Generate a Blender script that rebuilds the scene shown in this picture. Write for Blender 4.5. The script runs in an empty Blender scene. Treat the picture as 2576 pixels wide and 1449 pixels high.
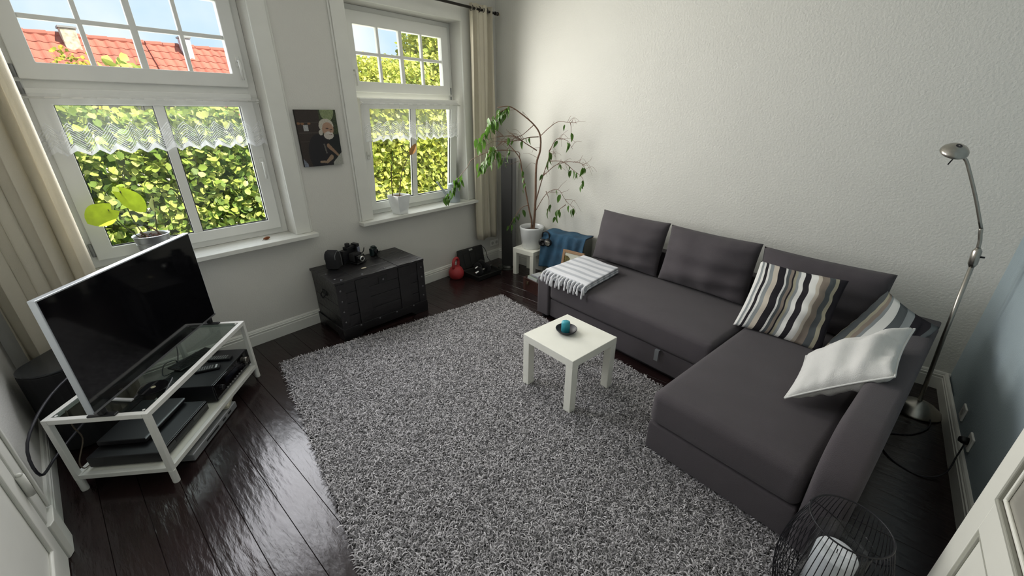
import bpy, bmesh, math, random
import numpy as np
from mathutils import Vector, Matrix

random.seed(7)
rng = np.random.default_rng(7)
R = math.radians
sc = bpy.context.scene
col = sc.collection

# ------------------------------------------------------------------ camera
F_PX = 1009.96
cam_d = bpy.data.cameras.new('camera')
cam_d.sensor_width = 36.0
cam_d.lens = F_PX * 36.0 / 2576.0
cam_d.clip_start = 0.02
cam_d.clip_end = 200
cam = bpy.data.objects.new('camera', cam_d)
col.objects.link(cam)
yaw, pitch = 0.8488, 0.4113
fwd = Vector((math.sin(yaw) * math.cos(pitch), math.cos(yaw) * math.cos(pitch), -math.sin(pitch)))
rgt = Vector((math.cos(yaw), -math.sin(yaw), 0))
up = rgt.cross(fwd)
cam.matrix_world = Matrix(((rgt.x, up.x, -fwd.x, -3.5164), (rgt.y, up.y, -fwd.y, -3.3244), (rgt.z, up.z, -fwd.z, 1.68), (0, 0, 0, 1)))
sc.camera = cam

# ------------------------------------------------------------------ sky, sun, added window lamps, exposure
sc.view_settings.view_transform = 'Standard'
sc.view_settings.look = 'None'
sc.view_settings.gamma = 1.0
sc.view_settings.use_curve_mapping = False
sc.view_settings.exposure = 0.0
sc.cycles.use_denoising = True
sc.cycles.use_adaptive_sampling = True
sc.cycles.adaptive_threshold = 0.04
sc.cycles.max_bounces = 6
sc.cycles.diffuse_bounces = 4
sc.cycles.glossy_bounces = 3
sc.cycles.transmission_bounces = 4
sc.cycles.transparent_max_bounces = 14
sc.cycles.sample_clamp_indirect = 6.0

w = bpy.data.worlds.new('sky')
sc.world = w
w.use_nodes = True
nt = w.node_tree
bg = nt.nodes['Background']
tc = nt.nodes.new('ShaderNodeTexCoord')
nz = nt.nodes.new('ShaderNodeTexNoise')
nz.inputs['Scale'].default_value = 2.6
nz.inputs['Detail'].default_value = 5
rp = nt.nodes.new('ShaderNodeValToRGB')
rp.color_ramp.elements[0].position = 0.42
rp.color_ramp.elements[0].color = (0.56, 0.75, 0.95, 1)
rp.color_ramp.elements[1].position = 0.62
rp.color_ramp.elements[1].color = (0.93, 0.96, 0.98, 1)
nt.links.new(tc.outputs['Generated'], nz.inputs['Vector'])
nt.links.new(nz.outputs['Fac'], rp.inputs['Fac'])
nt.links.new(rp.outputs['Color'], bg.inputs['Color'])
bg.inputs['Strength'].default_value = 1.2

sun_d = bpy.data.lights.new('sun', 'SUN')
sun_d.energy = 12.0
sun_d.angle = R(1.0)
sun_d.color = (1.0, 0.95, 0.82)
sun = bpy.data.objects.new('sun', sun_d)
col.objects.link(sun)
sun.rotation_euler = Vector((-0.35, 0.62, -0.95)).to_track_quat('-Z', 'Y').to_euler()

def added_lamp(x, y, z, sx, sz, power, colr, spread):
    d = bpy.data.lights.new('added_window_lamp', 'AREA')
    d.shape = 'RECTANGLE'
    d.size, d.size_y = sx, sz
    d.energy = power
    d.color = colr
    d.spread = R(spread)
    o = bpy.data.objects.new('added_window_lamp', d)
    col.objects.link(o)
    o.location = (x, y, z)
    o.rotation_euler = (R(-90), 0, 0)
    return o
for wx_, c_ in ((-2.9125, (0.96, 0.955, 1.0)), (-1.0725, (1.0, 0.965, 0.91))):
    added_lamp(wx_, -0.03, 1.70, 1.10, 1.45, 37, c_, 150)     # added lamp on room side of panes, standing in for daylight
    added_lamp(wx_, 0.33, 1.62, 1.10, 1.55, 12, c_, 180)       # added weaker lamp outside the panes to brighten sill, sashes and lace

# ------------------------------------------------------------------ materials
MATS = {}
def node_mat(name):
    m = bpy.data.materials.new(name)
    m.use_nodes = True
    MATS[name] = m
    return m, m.node_tree, m.node_tree.nodes['Principled BSDF']

def mat(name, color, rough=0.5, metal=0.0, bump=0.0, bscale=60.0, var=0.0, vscale=8.0, coat=0.0, spec=0.5, sheen=0.0, stretch=None, obj_var=0.0, trans=0.0):
    if name in MATS:
        return MATS[name]
    m, t, b = node_mat(name)
    b.inputs['Base Color'].default_value = (*color, 1)
    b.inputs['Roughness'].default_value = rough
    b.inputs['Metallic'].default_value = metal
    b.inputs['Specular IOR Level'].default_value = spec
    b.inputs['Coat Weight'].default_value = coat
    b.inputs['Coat Roughness'].default_value = 0.12
    b.inputs['Sheen Weight'].default_value = sheen
    b.inputs['Transmission Weight'].default_value = trans
    L = t.links.new
    tcn = t.nodes.new('ShaderNodeTexCoord')
    vec = tcn.outputs['Object']
    if stretch:
        mp = t.nodes.new('ShaderNodeMapping')
        mp.inputs['Scale'].default_value = stretch
        L(vec, mp.inputs['Vector'])
        vec = mp.outputs['Vector']
    if var > 0 or obj_var > 0:
        n = t.nodes.new('ShaderNodeTexNoise')
        n.inputs['Scale'].default_value = vscale
        n.inputs['Detail'].default_value = 6
        L(vec, n.inputs['Vector'])
        mr = t.nodes.new('ShaderNodeMapRange')
        mr.inputs['From Min'].default_value = 0.25
        mr.inputs['From Max'].default_value = 0.75
        mr.inputs['To Min'].default_value = 1 - var
        mr.inputs['To Max'].default_value = 1 + var
        L(n.outputs['Fac'], mr.inputs['Value'])
        fac = mr.outputs['Result']
        if obj_var > 0:
            oi = t.nodes.new('ShaderNodeObjectInfo')
            m2 = t.nodes.new('ShaderNodeMapRange')
            m2.inputs['To Min'].default_value = 1 - obj_var
            m2.inputs['To Max'].default_value = 1 + obj_var
            L(oi.outputs['Random'], m2.inputs['Value'])
            mu = t.nodes.new('ShaderNodeMath')
            mu.operation = 'MULTIPLY'
            L(fac, mu.inputs[0]); L(m2.outputs['Result'], mu.inputs[1])
            fac = mu.outputs[0]
        mx = t.nodes.new('ShaderNodeVectorMath')
        mx.operation = 'SCALE'
        mx.inputs[0].default_value = color
        L(fac, mx.inputs['Scale'])
        L(mx.outputs['Vector'], b.inputs['Base Color'])
    if bump > 0:
        n2 = t.nodes.new('ShaderNodeTexNoise')
        n2.inputs['Scale'].default_value = bscale
        n2.inputs['Detail'].default_value = 4
        L(vec, n2.inputs['Vector'])
        bp = t.nodes.new('ShaderNodeBump')
        bp.inputs['Strength'].default_value = bump
        bp.inputs['Distance'].default_value = 0.01
        L(n2.outputs['Fac'], bp.inputs['Height'])
        L(bp.outputs['Normal'], b.inputs['Normal'])
    return m

def glass_mat(name, tint=(1, 1, 1), gloss=0.06, rough=0.02):
    m, t, b = node_mat(name)
    t.nodes.remove(b)
    out = t.nodes['Material Output']
    tr = t.nodes.new('ShaderNodeBsdfTransparent')
    tr.inputs['Color'].default_value = (*tint, 1)
    gl = t.nodes.new('ShaderNodeBsdfGlossy')
    gl.inputs['Roughness'].default_value = rough
    lw = t.nodes.new('ShaderNodeLayerWeight')
    pw = t.nodes.new('ShaderNodeMath'); pw.operation = 'POWER'; pw.inputs[1].default_value = 5.0
    ml = t.nodes.new('ShaderNodeMath'); ml.operation = 'MULTIPLY_ADD'; ml.inputs[1].default_value = 0.9; ml.inputs[2].default_value = 0.035
    t.links.new(lw.outputs['Facing'], pw.inputs[0])
    t.links.new(pw.outputs[0], ml.inputs[0])
    mx = t.nodes.new('ShaderNodeMixShader')
    t.links.new(ml.outputs[0], mx.inputs['Fac'])
    t.links.new(tr.outputs['BSDF'], mx.inputs[1])
    t.links.new(gl.outputs['BSDF'], mx.inputs[2])
    t.links.new(mx.outputs['Shader'], out.inputs['Surface'])
    return m

def attr_mat(name, rough=0.8, spec=0.3, transl=0.0, attr='col'):
    m, t, b = node_mat(name)
    a = t.nodes.new('ShaderNodeAttribute')
    a.attribute_name = attr
    b.inputs['Roughness'].default_value = rough
    b.inputs['Specular IOR Level'].default_value = spec
    t.links.new(a.outputs['Color'], b.inputs['Base Color'])
    if transl > 0:
        out = t.nodes['Material Output']
        tl = t.nodes.new('ShaderNodeBsdfTranslucent')
        t.links.new(a.outputs['Color'], tl.inputs['Color'])
        mx = t.nodes.new('ShaderNodeMixShader')
        mx.inputs['Fac'].default_value = transl
        t.links.new(b.outputs['BSDF'], mx.inputs[1])
        t.links.new(tl.outputs['BSDF'], mx.inputs[2])
        t.links.new(mx.outputs['Shader'], out.inputs['Surface'])
    return m

def leaf_mat(name, color, transl=0.35, rough=0.4, var=0.25, obj_var=0.2):
    m = mat(name, color, rough=rough, var=var, vscale=20, obj_var=obj_var)
    t = m.node_tree
    b = t.nodes['Principled BSDF']
    out = t.nodes['Material Output']
    tl = t.nodes.new('ShaderNodeBsdfTranslucent')
    src = b.inputs['Base Color'].links[0].from_socket
    t.links.new(src, tl.inputs['Color'])
    mx = t.nodes.new('ShaderNodeMixShader')
    mx.inputs['Fac'].default_value = transl
    t.links.new(b.outputs['BSDF'], mx.inputs[1])
    t.links.new(tl.outputs['BSDF'], mx.inputs[2])
    t.links.new(mx.outputs['Shader'], out.inputs['Surface'])
    return m

def fabric_mat(name, color, transl=0.3, bump=0.3, bscale=300):
    m = mat(name, color, rough=0.9, bump=bump, bscale=bscale, var=0.06, vscale=5, spec=0.2)
    t = m.node_tree
    b = t.nodes['Principled BSDF']
    out = t.nodes['Material Output']
    tl = t.nodes.new('ShaderNodeBsdfTranslucent')
    tl.inputs['Color'].default_value = (*color, 1)
    mx = t.nodes.new('ShaderNodeMixShader')
    mx.inputs['Fac'].default_value = transl
    t.links.new(b.outputs['BSDF'], mx.inputs[1])
    t.links.new(tl.outputs['BSDF'], mx.inputs[2])
    t.links.new(mx.outputs['Shader'], out.inputs['Surface'])
    return m

M_wall = mat('wall_paint', (0.64, 0.63, 0.585), rough=0.9, bump=0.25, bscale=90, var=0.02, vscale=3, spec=0.2)
M_wall2 = mat('wall_roughcast', (0.70, 0.695, 0.645), rough=0.9, bump=0.3, bscale=70, var=0.02, vscale=3, spec=0.2)
M_ceil = mat('ceiling_paint', (0.72, 0.72, 0.68), rough=0.95, bump=0.1)
M_trim = mat('trim_paint', (0.70, 0.70, 0.65), rough=0.45, bump=0.05, bscale=20, var=0.03)
M_pvc = mat('window_frame_white', (0.78, 0.78, 0.74), rough=0.35, var=0.02)
M_glass = glass_mat('window_glass', (0.98, 0.99, 0.98))
M_dark = mat('gasket_black', (0.02, 0.02, 0.025), rough=0.6)
M_floor = mat('dark_floorboard', (0.016, 0.0085, 0.0085), rough=0.22, var=0.45, vscale=5, bump=0.35, bscale=30, stretch=(1.0, 0.22, 1.0), obj_var=0.18, spec=0.5)
M_steel = mat('brushed_steel', (0.42, 0.40, 0.36), rough=0.28, metal=1.0, var=0.08, vscale=30)
M_chrome = mat('chrome', (0.75, 0.75, 0.75), rough=0.15, metal=1.0)
M_black = mat('black_plastic', (0.007, 0.007, 0.009), rough=0.4)
M_blackm = mat('black_matte', (0.012, 0.012, 0.013), rough=0.85)
M_blackg = mat('black_gloss', (0.004, 0.004, 0.005), rough=0.06)
M_white = mat('white_lacquer', (0.80, 0.80, 0.72), rough=0.3, var=0.02)
M_whitem = mat('white_metal', (0.76, 0.76, 0.72), rough=0.4, var=0.03)
M_ceram = mat('white_ceramic', (0.80, 0.82, 0.82), rough=0.18, coat=0.4)
M_sofa = mat('sofa_cloth', (0.074, 0.066, 0.072), rough=0.92, bump=0.35, bscale=420, var=0.06, vscale=7, spec=0.2, sheen=0.08)
M_grey = mat('grey_plastic', (0.25, 0.25, 0.25), rough=0.5)

# ------------------------------------------------------------------ mesh helpers
class MB:
    def __init__(s):
        s.v, s.f = [], []
    def add(s, vs, fs):
        o = len(s.v)
        s.v += [tuple(x) for x in vs]
        s.f += [tuple(i + o for i in f) for f in fs]
        return s
    def box(s, x0, x1, y0, y1, z0, z1, mtx=None):
        vs = [Vector(q) for q in ((x0, y0, z0), (x1, y0, z0), (x1, y1, z0), (x0, y1, z0), (x0, y0, z1), (x1, y0, z1), (x1, y1, z1), (x0, y1, z1))]
        if mtx is not None:
            vs = [mtx @ q for q in vs]
        return s.add(vs, [(0, 3, 2, 1), (4, 5, 6, 7), (0, 1, 5, 4), (1, 2, 6, 5), (2, 3, 7, 6), (3, 0, 4, 7)])
    def tube(s, pts, r, n=8, cap=True):
        pts = [Vector(q) for q in pts]
        rs = r if isinstance(r, (list, tuple)) else [r] * len(pts)
        prev = None
        rings = []
        for i, q in enumerate(pts):
            if i == 0: d = pts[1] - q
            elif i == len(pts) - 1: d = q - pts[i - 1]
            else: d = (pts[i + 1] - q).normalized() + (q - pts[i - 1]).normalized()
            d = d.normalized() if d.length > 1e-9 else Vector((0, 0, 1))
            if prev is None:
                a = Vector((0, 0, 1)) if abs(d.z) < 0.9 else Vector((1, 0, 0))
                u = d.cross(a).normalized()
            else:
                u = (prev - d * prev.dot(d))
                u = u.normalized() if u.length > 1e-6 else d.orthogonal().normalized()
            prev = u
            v = d.cross(u)
            rings.append([q + (u * math.cos(2 * math.pi * k / n) + v * math.sin(2 * math.pi * k / n)) * rs[i] for k in range(n)])
        vs = [x for ring in rings for x in ring]
        fs = []
        for i in range(len(pts) - 1):
            for k in range(n):
                a, b = i * n + k, i * n + (k + 1) % n
                fs.append((a, b, b + n, a + n))
        if cap:
            fs.append(tuple(reversed(range(n))))
            fs.append(tuple(range((len(pts) - 1) * n, len(pts) * n)))
        return s.add(vs, fs)
    def lathe(s, prof, n=32, c=(0, 0, 0), axis='z'):
        vs, fs = [], []
        for (r, z) in prof:
            for k in range(n):
                a = 2 * math.pi * k / n
                q = (r * math.cos(a), r * math.sin(a), z)
                if axis == 'y': q = (q[0], q[2], q[1])
                if axis == 'x': q = (q[2], q[0], q[1])
                vs.append((q[0] + c[0], q[1] + c[1], q[2] + c[2]))
        for i in range(len(prof) - 1):
            for k in range(n):
                a, b = i * n + k, i * n + (k + 1) % n
                fs.append((a, b, b + n, a + n))
        if prof[0][0] > 1e-6: fs.append(tuple(reversed(range(n))))
        if prof[-1][0] > 1e-6: fs.append(tuple(range((len(prof) - 1) * n, len(prof) * n)))
        return s.add(vs, fs)
    def prism(s, poly, h0, h1, plane='xy'):
        n = len(poly)
        def mk(a, b, h):
            return {'xy': (a, b, h), 'xz': (a, h, b), 'yz': (h, a, b)}[plane]
        vs = [mk(a, b, h0) for a, b in poly] + [mk(a, b, h1) for a, b in poly]
        fs = [tuple(range(n))[::-1], tuple(range(n, 2 * n))]
        fs += [(i, (i + 1) % n, n + (i + 1) % n, n + i) for i in range(n)]
        return s.add(vs, fs)
    def grid(s, fn, nu, nv, closeu=False):
        vs = [fn(i / (nu if closeu else nu - 1), j / (nv - 1)) for j in range(nv) for i in range(nu)]
        fs = []
        for j in range(nv - 1):
            for i in range(nu if closeu else nu - 1):
                a, b = j * nu + i, j * nu + (i + 1) % nu
                fs.append((a, b, b + nu, a + nu))
        return s.add(vs, fs)
    def mesh(s, name):
        me = bpy.data.meshes.new(name)
        me.from_pydata(s.v, [], s.f)
        bm = bmesh.new()
        bm.from_mesh(me)
        bmesh.ops.remove_doubles(bm, verts=bm.verts, dist=1e-5)
        bmesh.ops.recalc_face_normals(bm, faces=bm.faces)
        bm.to_mesh(me)
        bm.free()
        return me
    def obj(s, name, m, parent=None, bevel=0.0, smooth=False, seg=2, loc=None, rot=None, sub=0):
        return link(name, s.mesh(name), m, parent, bevel, smooth, seg, loc, rot, sub)

def link(name, me, m, parent=None, bevel=0.0, smooth=False, seg=2, loc=None, rot=None, sub=0):
    o = bpy.data.objects.new(name, me)
    col.objects.link(o)
    if m is not None and not me.materials:
        me.materials.append(m)
    if smooth:
        me.polygons.foreach_set('use_smooth', [True] * len(me.polygons))
    if bevel > 0:
        b = o.modifiers.new('bevel', 'BEVEL')
        b.width = bevel
        b.segments = seg
        b.limit_method = 'ANGLE'
        b.angle_limit = R(35)
    if sub:
        b = o.modifiers.new('sub', 'SUBSURF')
        b.levels = b.render_levels = sub
    if parent is not None:
        o.parent = parent
    if loc is not None: o.location = loc
    if rot is not None: o.rotation_euler = rot
    return o

def tag(o, label=None, cat=None, group=None, kind=None):
    if label: o['label'] = label
    if cat: o['category'] = cat
    if group: o['group'] = group
    if kind: o['kind'] = kind
    return o

def thing(name, label, cat, loc=(0, 0, 0), rz=0.0, group=None, kind=None):
    o = bpy.data.objects.new(name, None)
    o.empty_display_size = 0.1
    col.objects.link(o)
    o.location = loc
    o.rotation_euler = (0, 0, rz)
    return tag(o, label, cat, group, kind)

def bx(name, x0, x1, y0, y1, z0, z1, m, parent=None, bevel=0.002, seg=2):
    return MB().box(x0, x1, y0, y1, z0, z1).obj(name, m, parent, bevel, seg=seg)

def smoothed(pts, n=6):
    """Catmull-Rom through points"""
    P = [Vector(q) for q in pts]
    P = [P[0] * 2 - P[1]] + P + [P[-1] * 2 - P[-2]]
    out = []
    for i in range(1, len(P) - 2):
        for k in range(n):
            t = k / n
            a, b, c, d = P[i - 1], P[i], P[i + 1], P[i + 2]
            out.append(0.5 * ((2 * b) + (c - a) * t + (2 * a - 5 * b + 4 * c - d) * t * t + (3 * b - a - 3 * c + d) * t ** 3))
    out.append(P[-2])
    return out

def color_attr(me, cols, domain='POINT'):
    a = me.color_attributes.new('col', 'FLOAT_COLOR', domain)
    arr = np.ones((len(cols), 4), dtype=np.float32)
    arr[:, :3] = np.asarray(cols, dtype=np.float32)
    a.data.foreach_set('color', arr.ravel())

def ring_frame(x0, x1, z0, z1, wl, wr, wb, wt, y0, y1):
    """rectangular frame in the xz plane as one connected mesh"""
    m = MB()
    o = [(x0, z0), (x1, z0), (x1, z1), (x0, z1)]
    i = [(x0 + wl, z0 + wb), (x1 - wr, z0 + wb), (x1 - wr, z1 - wt), (x0 + wl, z1 - wt)]
    vs = [(a, y0, b) for a, b in o] + [(a, y0, b) for a, b in i] + [(a, y1, b) for a, b in o] + [(a, y1, b) for a, b in i]
    fs = []
    for k in range(4):
        n = (k + 1) % 4
        fs += [(k, n, 4 + n, 4 + k), (8 + k, 12 + k, 12 + n, 8 + n), (k, 8 + k, 8 + n, n), (4 + k, 4 + n, 12 + n, 12 + k)]
    return m.add(vs, fs)

# ------------------------------------------------------------------ room shell
XL, YB, ZC = -3.94, -4.034, 2.86
WT = 0.27
WIN = [(-2.9125, 'window_1'), (-1.0725, 'window_2')]
OH = 0.5825
SILL, HEAD = 0.7975, 2.47

def wall_grid(xs, zs, holes):
    m = MB()
    for i in range(len(xs) - 1):
        for j in range(len(zs) - 1):
            cx, cz = (xs[i] + xs[i + 1]) / 2, (zs[j] + zs[j + 1]) / 2
            if any(a < cx < b and c < cz < d for a, b, c, d in holes): continue
            for y in (0, WT):
                m.add([(xs[i], y, zs[j]), (xs[i + 1], y, zs[j]), (xs[i + 1], y, zs[j + 1]), (xs[i], y, zs[j + 1])], [(0, 1, 2, 3)])
    for a, b, c, d in holes + [(xs[0], xs[-1], zs[0], zs[-1])]:
        q = [(a, c), (b, c), (b, d), (a, d)]
        for k in range(4):
            p0, p1 = q[k], q[(k + 1) % 4]
            m.add([(p0[0], 0, p0[1]), (p1[0], 0, p1[1]), (p1[0], WT, p1[1]), (p0[0], WT, p0[1])], [(0, 1, 2, 3)])
    return m
holes = [(c - OH, c + OH, SILL - 0.03, HEAD) for c, _ in WIN]
xs = sorted([XL - 0.15, 0.15] + [h[0] for h in holes] + [h[1] for h in holes])
tag(wall_grid(xs, [-0.05, SILL - 0.03, HEAD, ZC], holes).obj('wall_front', M_wall), kind='structure')
tag(bx('wall_right', 0, 0.15, YB - 0.15, 0, -0.05, ZC, M_wall2, bevel=0), kind='structure')
tag(bx('wall_left', XL - 0.15, XL, YB - 0.15, 0, -0.05, ZC, M_wall, bevel=0), kind='structure')
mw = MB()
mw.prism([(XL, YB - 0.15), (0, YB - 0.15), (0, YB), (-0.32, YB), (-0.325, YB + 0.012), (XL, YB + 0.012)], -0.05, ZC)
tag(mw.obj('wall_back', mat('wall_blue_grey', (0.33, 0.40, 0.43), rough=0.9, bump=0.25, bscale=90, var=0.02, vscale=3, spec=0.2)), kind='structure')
tag(bx('ceiling', XL - 0.15, 0.15, YB - 0.15, WT, ZC, ZC + 0.1, M_ceil, bevel=0), kind='structure')

floor = tag(bx('floor', XL - 0.05, 0.05, YB - 0.05, 0.02, -0.06, -0.022, M_floor, bevel=0), kind='structure')
x = XL
pi = 0
PW = 0.14
edges = [-3.94, -3.80, -3.66]
k = -3.524
while k < 0: edges.append(k); k += PW
edges.append(0.0)
for a, b in zip(edges[:-1], edges[1:]):
    if b - a < 0.02: continue
    o = MB().box(-(b - a) / 2 + 0.0006, (b - a) / 2 - 0.0006, YB, 0, -0.021, 0).obj('plank', M_floor, floor, bevel=0.0012, seg=1)
    o.location = ((a + b) / 2, 0, random.uniform(-0.0008, 0.0))

def baseboard(name, p0, p1, inward):
    prof = [(0, 0), (0.020, 0), (0.020, 0.082), (0.0165, 0.085), (0.0165, 0.092), (0.019, 0.095), (0.019, 0.102), (0.014, 0.106), (0.014, 0.112), (0.010, 0.120), (0.004, 0.124), (0, 0.124)]
    p0, p1, n = Vector((*p0, 0)), Vector((*p1, 0)), Vector((*inward, 0))
    vs = [p + n * d + Vector((0, 0, z)) for p in (p0, p1) for d, z in prof]
    N = len(prof)
    fs = [(i, (i + 1) % N, N + (i + 1) % N, N + i) for i in range(N)] + [tuple(range(N))[::-1], tuple(range(N, 2 * N))]
    return tag(MB().add(vs, fs).obj(name, M_trim), kind='structure')
baseboard('baseboard_front', (XL, 0), (0, 0), (0, -1))
baseboard('baseboard_right', (0, YB), (0, 0), (-1, 0))
baseboard('baseboard_back', (XL, YB + 0.012), (0, YB + 0.012), (0, 1))
baseboard('baseboard_left', (XL, -1.112), (XL, 0), (1, 0))

# ------------------------------------------------------------------ windows
def window(name, c, tilt, handle_side):
    wn = thing(name, None, None, (c, 0, 0), kind='structure')
    for s in (-1, 1):
        m = MB()
        x0, x1 = sorted((s * OH, s * (OH + 0.112)))
        m.box(x0, x1, -0.022, 0.001, SILL, 2.59)
        jamb = m.obj('casing_jamb', M_trim, wn, bevel=0.004)
        xb0, xb1 = sorted((s * (OH + 0.112), s * (OH + 0.128)))
        MB().box(xb0, xb1, -0.012, 0.001, SILL, 2.60).obj('casing_bead', M_trim, wn, bevel=0.004)
    MB().box(-OH - 0.002, OH + 0.002, -0.022, 0.001, HEAD, 2.59).obj('casing_head', M_trim, wn, bevel=0.004)
    MB().box(-OH - 0.14, OH + 0.14, -0.09, 0.002, SILL - 0.032, SILL).box(-OH + 0.001, OH - 0.001, 0.002, 0.20, SILL - 0.0295, SILL).obj('window_sill', M_trim, wn, bevel=0.004)
    # fixed frame
    ring_frame(-OH + 0.001, OH - 0.001, SILL + 0.001, HEAD - 0.001, 0.055, 0.055, 0.05, 0.05, 0.150, 0.205).obj('outer_frame', M_pvc, wn, bevel=0.003)
    MB().box(-OH + 0.04, OH - 0.04, 0.151, 0.204, 1.795, 1.86).obj('transom', M_pvc, wn, bevel=0.003)
    gh = 0.4525
    # upper sash
    up_s = ring_frame(-0.535, 0.535, 1.842, 2.43, 0.0825, 0.0825, 0.082, 0.096, 0.128, 0.185).obj('upper_sash', M_pvc, wn, bevel=0.005)
    for xx, ww in ((-gh / 2, 0.022), (0, 0.034), (gh / 2, 0.022)):
        MB().box(xx - ww / 2, xx + ww / 2, 0.140, 0.172, 1.92, 2.338).obj('glazing_bar', M_pvc, up_s, bevel=0.004)
    MB().box(-gh, gh, 0.142, 0.170, 2.122, 2.146).obj('glazing_bar', M_pvc, up_s, bevel=0.004)
    for i in range(4):
        for z0, z1 in ((1.924, 2.124), (2.144, 2.334)):
            x0, x1 = -gh + i * gh / 2, -gh + (i + 1) * gh / 2
            MB().box(x0, x1, 0.155, 0.158, z0, z1).obj('pane', M_glass, up_s)
    # lower sash, local origin at its bottom edge
    lo = ring_frame(-0.535, 0.535, 0.0, 0.958, 0.0825, 0.0825, 0.070, 0.080, -0.028, 0.028).obj('lower_sash', M_pvc, wn, bevel=0.005)
    lo.location = (0, 0.157, 0.843)
    lo.rotation_euler = (R(tilt), 0, 0)
    MB().box(-0.026, 0.026, -0.020, 0.020, 0.068, 0.88).obj('mullion', M_pvc, lo, bevel=0.004)
    for x0, x1 in ((-gh, -0.026), (0.026, gh)):
        MB().box(x0, x1, -0.003, 0.001, 0.069, 0.879).obj('pane', M_glass, lo)
        ring_frame(x0 - 0.001, x1 + 0.001, 0.069, 0.880, 0.006, 0.006, 0.007, 0.005, -0.012, -0.004).obj('gasket', M_dark, lo)
    # handles
    def handle(par, x, y, z, flip=1):
        h = MB().box(x - 0.014, x + 0.014, y - 0.008, y, z - 0.033, z + 0.033).obj('handle', M_pvc, par, bevel=0.006, seg=3)
        MB().tube([(x, y - 0.006, z), (x, y - 0.034, z), (x, y - 0.04, z - 0.012 * flip), (x, y - 0.036, z - 0.115 * flip)], [0.008, 0.008, 0.0095, 0.008], 10).obj('handle_lever', M_pvc, h if par.parent is None else par, smooth=True)
    hx = handle_side * 0.498
    handle(lo, hx, -0.028, 0.50, 1 if handle_side > 0 else -1)
    handle(up_s, hx, 0.128, 2.0, 1)
    # hinges on the other side
    for z in (1.80, 1.88):
        MB().tube([(-handle_side * 0.545, 0.135, z - 0.03), (-handle_side * 0.545, 0.135, z + 0.03)], 0.008, 8).obj('hinge', M_grey, wn, smooth=True)
    MB().tube([(-handle_side * 0.545, 0.135, 0.87), (-handle_side * 0.545, 0.135, 0.95)], 0.008, 8).obj('hinge', M_grey, wn, smooth=True)
    return wn, lo
win1, lo1 = window('window_1', WIN[0][0], 0.0, 1)
win2, lo2 = window('window_2', WIN[1][0], 6.3, -1)

# ------------------------------------------------------------------ door in the left wall
dr = thing('door_1', None, None, (XL, -1.11, 0), kind='structure')
MB().box(0.001, 0.026, -0.135, -0.005, 0.20, 2.3).obj('casing_jamb', M_trim, dr, bevel=0.006)
MB().box(0.026, 0.036, -0.030, -0.008, 0.20, 2.3).obj('casing_bead', M_trim, dr, bevel=0.004)
MB().prism([(0.001, 0.0), (0.028, 0.0), (0.040, -0.012), (0.040, -0.115), (0.028, -0.140), (0.001, -0.140)], 0, 0.19).obj('plinth_block', M_trim, dr, bevel=0.003)
MB().box(0.001, 0.022, -1.15, -0.145, 0.006, 2.16).obj('door_leaf', M_trim, dr, bevel=0.004)

def yz_frame(y0, y1, z0, z1, wd, x0, x1):
    r = ring_frame(y0, y1, z0, z1, wd, wd, wd, wd, x0, x1)
    r.v = [(b, a, c) for a, b, c in r.v]
    return r
yz_frame(-1.02, -0.275, 0.17, 0.92, 0.035, 0.020, 0.034).obj('panel_moulding', M_trim, dr, bevel=0.008, seg=3)
yz_frame(-1.02, -0.275, 1.05, 2.03, 0.035, 0.020, 0.034).obj('panel_moulding', M_trim, dr, bevel=0.008, seg=3)
for z in (0.36, 1.85):
    h = MB().tube([(0.034, -0.142, z), (0.034, -0.142, z + 0.095)], 0.0125, 12).obj('hinge', M_trim, dr, smooth=True)
    MB().tube([(0.034, -0.142, z + 0.096), (0.034, -0.142, z + 0.106)], [0.010, 0.006], 12).obj('hinge_cap', M_trim, h, smooth=True)

# ------------------------------------------------------------------ white cupboard right beside the camera
cb = thing('cupboard', 'white panelled cupboard with a glazed upper door in the lower right corner', 'cupboard', (-1.985, -3.80, 0))
bx('cabinet_body', -0.86, 0.0, -0.20, -0.026, 0.0, 1.95, M_white, cb, 0.004)
cdoor = bx('door', -0.86, 0.0, -0.026, -0.010, 0.02, 1.93, M_white, cb, 0.002)
for x0, x1 in ((-0.100, 0.0), (-0.86, -0.76)):
    bx('stile', x0, x1, -0.010, 0.0, 0.02, 1.93, M_white, cdoor, 0.002)
for z0, z1 in ((0.02, 0.13), (0.615, 0.725), (1.82, 1.93)):
    bx('rail', -0.76, -0.100, -0.010, 0.0, z0, z1, M_white, cdoor, 0.002)
M_panebr = mat('cupboard_pane', (0.30, 0.29, 0.25), rough=0.25, spec=0.5)
bx('pane', -0.755, -0.105, -0.010, -0.006, 0.73, 1.815, M_panebr, cdoor, 0.0)
M_seal = mat('pane_moulding_grey', (0.35, 0.35, 0.30), rough=0.5)
ring_frame(-0.76, -0.100, 0.725, 1.82, 0.012, 0.012, 0.012, 0.012, -0.006, 0.006).obj('pane_bead', M_seal, cdoor, bevel=0.003)
ring_frame(-0.735, -0.125, 0.75, 1.795, 0.010, 0.010, 0.010, 0.010, -0.006, 0.002).obj('pane_bead', M_white, cdoor, bevel=0.003)
ring_frame(-0.745, -0.108, 0.14, 0.605, 0.006, 0.006, 0.006, 0.006, -0.010, -0.004).obj('panel_bead', M_seal, cdoor, bevel=0.002)

# ------------------------------------------------------------------ corner sofa
SO = Vector((-0.925, -1.344, 0))
SROT = R(-99)
sofa = thing('corner_sofa', 'dark grey fabric corner sofa bed with chaise on the right', 'sofa', SO, SROT)
def SL(s, d, z):
    c, n = math.cos(SROT), math.sin(SROT)
    return Vector((SO.x + c * s - n * (-d), SO.y + n * s + c * (-d), z))

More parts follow.
